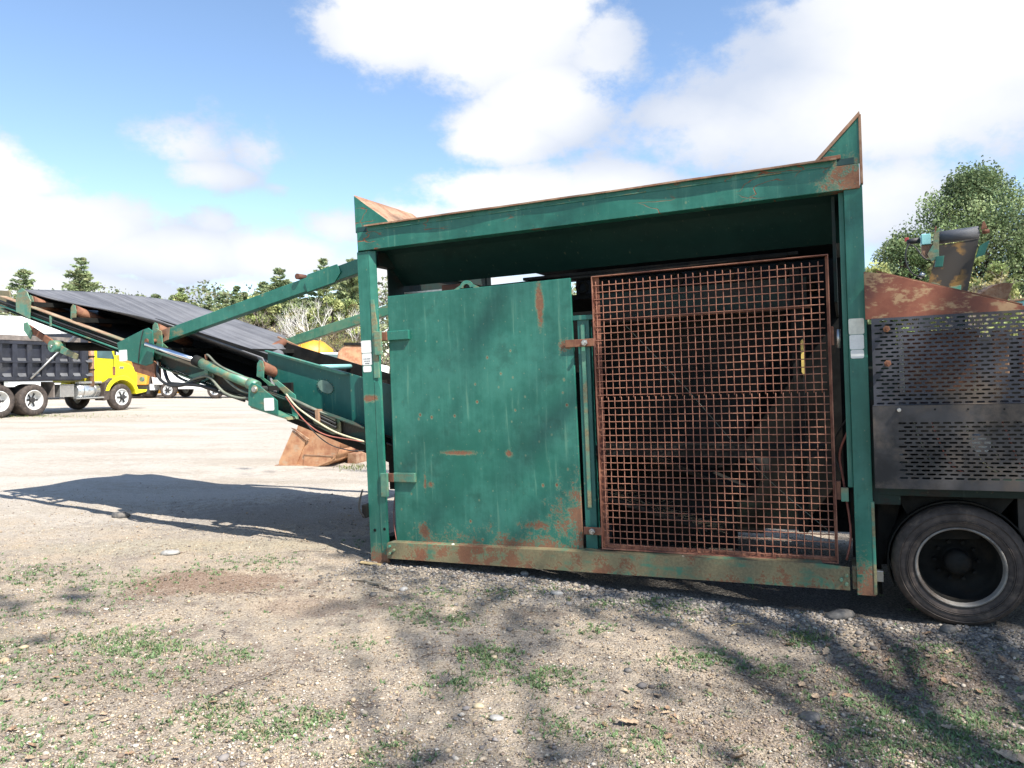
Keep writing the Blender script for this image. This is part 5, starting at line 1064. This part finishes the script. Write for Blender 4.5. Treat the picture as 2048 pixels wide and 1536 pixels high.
leaf(.40,5.10,.06,'small brown leaf beside the flat grey stone',None)
for i in range(44):
    x_=RNG.normal(2.1,.35); y_=RNG.normal(3.95,.32)
    if x_/y_<.75: leaf(x_,y_,random.uniform(.03,.07),'dry brown oak leaf in the litter right of the big grass tuft','dry oak leaves in the litter below the wheel',i%2==0)
for i in range(36):
    x_=RNG.normal(-2.15,.45); y_=RNG.normal(3.3,.4)
    leaf(x_,y_,random.uniform(.03,.07),'dry brown leaf scattered in the shaded lower left corner','dry leaves in the lower left corner',i%2==0)
for i in range(22):
    x_=RNG.normal(.55,.22); y_=RNG.normal(3.42,.12)
    leaf(x_,y_,random.uniform(.02,.05),'small dry leaf scrap around the straw clump','leaf scraps around the straw clump',i%2==0)

# ================================================================ TREES
M['bark2']=simple('pine_bark',(.12,.095,.075),.95,0,.3,6,.3); M['birch']=simple('pale_birch_bark',(.62,.59,.54),.8,0,.2,5); M['twig']=simple('bare_twigs',(.22,.18,.155),.95,0,.25,3); M['twigred']=simple('budding_twigs',(.27,.185,.16),.95,0,.25,3)
M['leaf']=leaf_mat('foliage_sprays',.3,.7)
def cards(P,Nrm,size,cols,asp=1.8):
    """small leaf-spray quads: centres P, directions Nrm"""
    n=len(P); d=Nrm/np.linalg.norm(Nrm,axis=1,keepdims=True); r=RNG.normal(size=(n,3)); s=np.cross(d,r); s/=np.linalg.norm(s,axis=1,keepdims=True)
    a=d*size[:,None]*asp*.5; b=s*size[:,None]*.5
    V=np.stack([P-a,P-a*.1+b,P+a,P-a*.1-b],1).reshape(-1,3); F=np.arange(n*4).reshape(-1,4)
    return V,F,cols
def foliage_mesh(name,P,Nr,size,cols,asp=1.8):
    V,F,c=cards(P,Nr,size,cols,asp); me=bpy.data.meshes.new(name); npmesh(me,V,F,4); mulcol(me,np.clip(c,0,1),4); me.materials.append(M['leaf']); return me
def pine_protos(h,dens=1.,pal=None,crown0=.2,rad=.22,irregular=.5):
    pal=np.array([(.28,.34,.17),(.33,.38,.19),(.22,.28,.15),(.37,.39,.22)]) if pal is None else pal
    tr_=MB(); tr_.tube([(0,0,0),(.05,.03,h*.4),(-.04,.05,h*.75),(0,0,h)],[h*.018,h*.014,h*.008,.02],7)
    P=[];D_=[];C=[];z=h*crown0; k=0
    while z<h*.985:
        f=(z/h-crown0)/(1-crown0); r=h*rad*(1-f)**.8*(.55+.45*min(1,f*4))+.22
        nb=random.randint(4,6); a0=random.random()*6.28
        for b in range(nb):
            a=a0+b*6.28/nb+random.uniform(-.3,.3); L=r*random.uniform(1-irregular*1.3,1+irregular*.6)
            up=random.uniform(.05,.35)+.35*f; e=Vector((math.cos(a)*L,math.sin(a)*L,z+L*up*.6))
            s=Vector((0,0,z)); tr_.tube([s,s.lerp(e,.5)+Vector((0,0,-.04*L)),e],[.035*L/2+.012,.02,.008],4,False)
            n=int(74*L*dens)+18
            col=pal[random.randrange(len(pal))]*random.uniform(.75,1.25)
            for q in range(n):
                t=random.random()**.6*.9+.12; c=s.lerp(e,t)+Vector((random.gauss(0,.16*L*.45+.05),random.gauss(0,.16*L*.45+.05),random.gauss(.05,.05+.02*L)))
                P.append(c); D_.append((math.cos(a)+random.gauss(0,.5),math.sin(a)+random.gauss(0,.5),random.gauss(.35,.4))); C.append(col*random.uniform(.75,1.3))
        z+=h*.038*random.uniform(.6,1.4)*(1.15-.5*f)
    P=np.array([p[:] for p in P]); n=len(P)
    return tr_.mesh('trunk',M['bark2']),foliage_mesh('crown',P,np.array(D_),RNG.uniform(.09,.22,n)*(h/14)**.5,np.array(C),2.4)
def bare_protos(h,mat,buds=None,spread=.5,depth=5,leafn=0,leafpal=None,lsz=(.1,.2)):
    mb=MB(); tips=[]
    def br(p,d,L,r,k):
        n=3; pts=[p]; q=p
        for i in range(n):
            d=(d+Vector((random.gauss(0,.13),random.gauss(0,.13),random.gauss(.04,.08)))).normalized(); q=q+d*L/n; pts.append(q)
        mb.tube(pts,[r,r*.85,r*.7,r*.55],5 if k>3 else 3,False,k>2)
        if k==0: tips.append((q,d)); return
        nb=3 if k<4 else 4
        for i in range(nb):
            t=random.uniform(.35,1); pp=pts[1].lerp(pts[-1],t) if t<1 else q
            dd=(d+Vector((random.gauss(0,spread),random.gauss(0,spread),random.gauss(.15,.25)))).normalized()
            br(pp,dd,L*random.uniform(.5,.78),r*.55,k-1)
    br(Vector((0,0,0)),Vector((0,0,1)),h*.45,h*.013,depth)
    tm=mb.mesh('trunk',M[mat]); cm=None
    if leafn:
        P=[];Dd=[]
        for (q,d) in tips:
            for i in range(leafn): P.append(q+Vector((random.gauss(0,.25),random.gauss(0,.25),random.gauss(0,.25)))); Dd.append((random.gauss(0,1),random.gauss(0,1),random.gauss(0,1)))
        P=np.array([p[:] for p in P]); n=len(P); pal=np.array(leafpal)
        cm=foliage_mesh('crown',P,np.array(Dd),RNG.uniform(lsz[0],lsz[1],n),pal[RNG.integers(0,len(pal),n)]*RNG.uniform(.7,1.3,(n,1)),1.3)
    return tm,cm
def put(kind,meshes,x,y,s,label,cat,group,zs=1,z=0):
    r=empty(kind,(x,y,z),random.uniform(0,6.28),label,cat,group); r.scale=(s,s,s*zs)
    for nm,me in zip(('trunk','crown'),meshes):
        if me is None: continue
        o=bpy.data.objects.new(nm,me); sc.collection.objects.link(o); o.parent=r
    return r
PN=[pine_protos(14),pine_protos(13,1.1,crown0=.15,rad=.26),pine_protos(15,.9,crown0=.3,rad=.21,irregular=.5)]
BR=[bare_protos(11,'twig'),bare_protos(10,'twigred',spread=.6),bare_protos(10.5,'birch',spread=.38),bare_protos(9,'twig',depth=5,leafn=5,leafpal=[(.26,.27,.09),(.20,.24,.08),(.33,.25,.12)],lsz=(.08,.17))]
def at(px,Y): return (px-1024)/1480*Y
# distinct pines at the left
put('pine_tree',PN[2],at(165,96),96,1.08,'tallest pine on the left skyline above the conveyor head','tree',None,1.0)
put('pine_tree',PN[0],at(50,110),110,1.20,'narrow dark pine at the far left skyline','tree',None,1.0)
put('pine_tree',PN[1],at(128,100),100,.86,'lower bushy pine just left of the tallest skyline pine','tree',None)
GL='pines along the far edge of the yard'; LL='green pine in the distant tree line behind the conveyor'
ORD=['first','second','third','fourth','fifth','sixth','seventh','eighth','ninth','tenth','eleventh','twelfth','thirteenth','fourteenth','fifteenth','sixteenth','seventeenth','eighteenth','nineteenth','twentieth','twenty-first','twenty-second','twenty-third','twenty-fourth','twenty-fifth','twenty-sixth','twenty-seventh','twenty-eighth','twenty-ninth','thirtieth','thirty-first','thirty-second','thirty-third','thirty-fourth','thirty-fifth','thirty-sixth','thirty-seventh','thirty-eighth','thirty-ninth','fortieth']
for i,(px_,Y_,s) in enumerate(sorted([(255,118,.86),(285,112,.88),(318,122,.92),(352,110,1.0),(372,108,1.02),(395,118,.95),(425,112,.93),(452,116,.95),(476,110,1.0),(505,118,.93),(528,112,1.02),(548,108,1.06),(575,116,1.02),(602,110,1.05),(632,112,1.08),(660,110,1.15),(690,106,1.18),(715,104,1.22),(215,124,.80),(-20,118,.8),(10,122,.8),(90,126,.78),(268,104,.72),(302,103,.76),(335,104,.80),(412,104,.86),(440,104,.84),(492,104,.86),(518,104,.9),(560,102,.92),(590,103,.95),(618,103,.95)])):
    put('pine_tree',PN[i%3],at(px_,Y_)+random.uniform(-1,1),Y_,s*random.uniform(.82,1.14),ORD[i]+' green pine from the left in the distant tree line','tree',GL)
GB='bare trees at the foot of the distant tree line'
for i,px_ in enumerate(sorted(list(range(430,745,17))+list(range(120,420,45)))):
    k=[0,1,0,2,1,0,3][i%7]; Y_=random.uniform(84,100)
    nm=('birch_tree',ORD[i]+' leafless tree from the left before the pines, white-stemmed','pale birches before the pines') if k==2 else ('bare_tree',ORD[i]+' leafless tree from the left before the pines, grey-brown',GB)
    put(nm[0],BR[k],at(px_,Y_),Y_,random.uniform(.62,.88),nm[1],'tree',nm[2])
put('birch_tree',BR[2],at(645,78),78,.88,'white birch trunk standing right of the yellow machine hood','tree',None)
put('leafing_tree',BR[3],at(682,76),76,.62,'yellow-green leafing tree beside the left green post','tree',None)
# shrubby undergrowth and the wood behind as one mass
n=26000; x=RNG.uniform(-85,20,n); y=RNG.uniform(90,104,n); zt=2.2+2.2*np.abs(np.sin(x*.35)+.5*np.sin(x*.9+1)); z=RNG.uniform(0,1,n)**.8*zt
pal=np.array([(.23,.175,.15),(.27,.21,.17),(.18,.17,.10),(.16,.19,.08),(.30,.23,.20)])
me=foliage_mesh('undergrowth',np.stack([x,y,z],-1),RNG.normal(size=(n,3))+np.array([0,0,1.2]),RNG.uniform(.12,.34,n),pal[RNG.integers(0,5,n)]*RNG.uniform(.6,1.3,(n,1)),3.0)
o=bpy.data.objects.new('undergrowth',me); sc.collection.objects.link(o); tag(o,'brownish leafless undergrowth along the foot of the distant wood','undergrowth',kind='stuff')
n=70000; x=RNG.uniform(-130,45,n); y=RNG.uniform(122,138,n); zt=13.6+1.3*np.sin(x*.23)+1.3*np.sin(x*.61+2)+1.2*np.abs(np.sin(x*1.25)); z=RNG.uniform(0,1,n)*zt
me=foliage_mesh('distant_wood',np.stack([x,y,z],-1),RNG.normal(size=(n,3)),RNG.uniform(.22,.6,n),np.array([(.23,.28,.14),(.28,.31,.17),(.25,.23,.17)])[RNG.integers(0,3,n)]*RNG.uniform(.7,1.2,(n,1)),1.6)
o=bpy.data.objects.new('distant_wood',me); sc.collection.objects.link(o); tag(o,'dense dark wood filling in behind the distant pines','wood',kind='stuff')
# right-hand trees, nearer
def round_protos(h,rad,n,pal,mat='bark2',sz=(.12,.26),seedclumps=60,z0=.25):
    mb=MB(); mb.tube([(0,0,0),(.1,.05,h*.3),(-.05,.1,h*.6),(0,0,h*.92)],[h*.02,h*.016,h*.010,.03],8); P=[];C=[];Dd=[]
    for c in range(seedclumps):
        f=z0+(1-z0)*random.random()**.85; rr=rad*math.sin(math.pi*min(1,(f-z0)/(1-z0)*.85+.16))**.7
        a=random.random()*6.28; q=rr*random.uniform(.35,1.0); c0=Vector((math.cos(a)*q,math.sin(a)*q,f*h)); st_=Vector((0,0,max(.1,f-.18)*h))
        mb.tube([st_,st_.lerp(c0,.5)+Vector((0,0,.1)),c0],[.07,.04,.015],4,False)
        col=pal[random.randrange(len(pal))]*random.uniform(.5,1.45); cs=random.uniform(.30,.62)*rad*.30
        for i in range(n//seedclumps):
            g_=Vector((random.gauss(0,1),random.gauss(0,1),random.gauss(0,.6))); g_=g_*(min(1.5,g_.length)/max(g_.length,1e-3)); P.append((c0+g_*cs)[:]); C.append(col*random.uniform(.75,1.3)); Dd.append((random.gauss(0,1),random.gauss(0,1),random.gauss(.6,.7)))
    P=np.array(P); return mb.mesh('trunk',M[mat]),foliage_mesh('crown',P,np.array(Dd),RNG.uniform(sz[0],sz[1],len(P)),np.array(C),1.7)
gp=np.array([(.15,.21,.09),(.19,.25,.11),(.11,.165,.08),(.24,.29,.14)]); yp=np.array([(.31,.36,.13),(.37,.39,.16),(.26,.32,.12),(.38,.34,.17)])
big=round_protos(14.6,5.8,50000,gp,seedclumps=240,z0=.2,sz=(.07,.15)); put('pine_tree',big,at(1945,50),50,1.0,'big spreading green pine at the right edge above the raised conveyor','tree',None)
b2=round_protos(10.6,3.2,17000,gp*1.1,seedclumps=110,sz=(.07,.15)); put('leafy_tree',b2,at(1808,50),50,1.0,'mid-height green tree left of the big spreading pine','tree',None)
b3=round_protos(8.2,2.6,6500,yp*.8,seedclumps=45,z0=.05,sz=(.12,.24))
yl=round_protos(9,2.2,7500,yp,'twig',seedclumps=60,z0=.05,sz=(.09,.18))
put('leafy_tree',b3,at(1750,48),48,1.0,'yellow-green bushy tree directly right of the green post','tree',None)
put('leafy_tree',b3,at(1700,52),52,.95,'yellow-green bush mostly hidden behind the right post','tree',None)
put('leafing_tree',yl,at(1905,42),42,1.03,'pale yellow-green leafing tree directly behind the raised conveyor','tree',None)
put('leafing_tree',yl,at(1990,40),40,.80,'leafing tree with orange-tinged buds at the right edge','tree',None)
put('leafing_tree',yl,at(1830,44),44,.70,'short yellow-green sapling behind the rusty side plate','tree',None)
put('leafy_tree',b2,at(2075,46),46,.98,'green tree cut by the right edge of the view','tree',None)
put('leafy_tree',b2,at(2180,48),48,1.05,'green tree just beyond the right edge','tree',None)
put('bare_tree',BR[0],at(1960,36),36,.62,'bare grey shrub behind the curved chute end','tree',None)
put('bare_tree',BR[1],at(2020,38),38,.66,'bare reddish shrub at the right edge behind the painted rim','tree',None)
n=12000; x=RNG.uniform(18,46,n); y=RNG.uniform(44,56,n); z=RNG.uniform(0,1,n)*5.5
me=foliage_mesh('undergrowth',np.stack([x,y,z],-1),RNG.normal(size=(n,3))+np.array([0,0,.8]),RNG.uniform(.15,.38,n),np.concatenate([gp,yp*.7])[RNG.integers(0,8,n)]*RNG.uniform(.6,1.2,(n,1)),1.9)
o=bpy.data.objects.new('undergrowth',me); sc.collection.objects.link(o); tag(o,'leafy green undergrowth beneath the trees at the right','undergrowth',kind='stuff')
for i,(px_,Y_,s_) in enumerate([(235,104,1.0),(275,100,1.05),(318,103,1.1),(362,99,1.15),(398,102,1.05),(436,98,1.2),(470,100,1.1),(512,97,1.2),(550,99,1.15),(588,96,1.2),(625,98,1.15),(662,95,1.2),(700,97,1.2)]):
    put('leafy_tree',b3 if i%3 else yl,at(px_,Y_),Y_,s_*random.uniform(.9,1.15),ORD[i]+' rounded yellow-green tree from the left among the distant pines','tree','rounded trees among the distant pines')
# trees behind the photographer whose crowns shade the foreground
random.seed(23)
SH=[bare_protos(19,'twig',spread=.40,depth=5,leafn=4,leafpal=[(.2,.25,.08),(.15,.2,.07)],lsz=(.1,.2))]
for i,(x_,y_,s) in enumerate([(3.9,-5.0,1.1),(6.6,-6.2,1.0),(9.8,-8.7,1.0),(12.3,-8.9,1.0)]):
    put('shade_tree',SH[0],x_,y_,s,['young leafing tree behind the camera shading the left foreground','young leafing tree right behind the camera','slim leafing tree at the right behind the camera','outermost leafing tree at the far right behind the camera'][i],'tree',None)
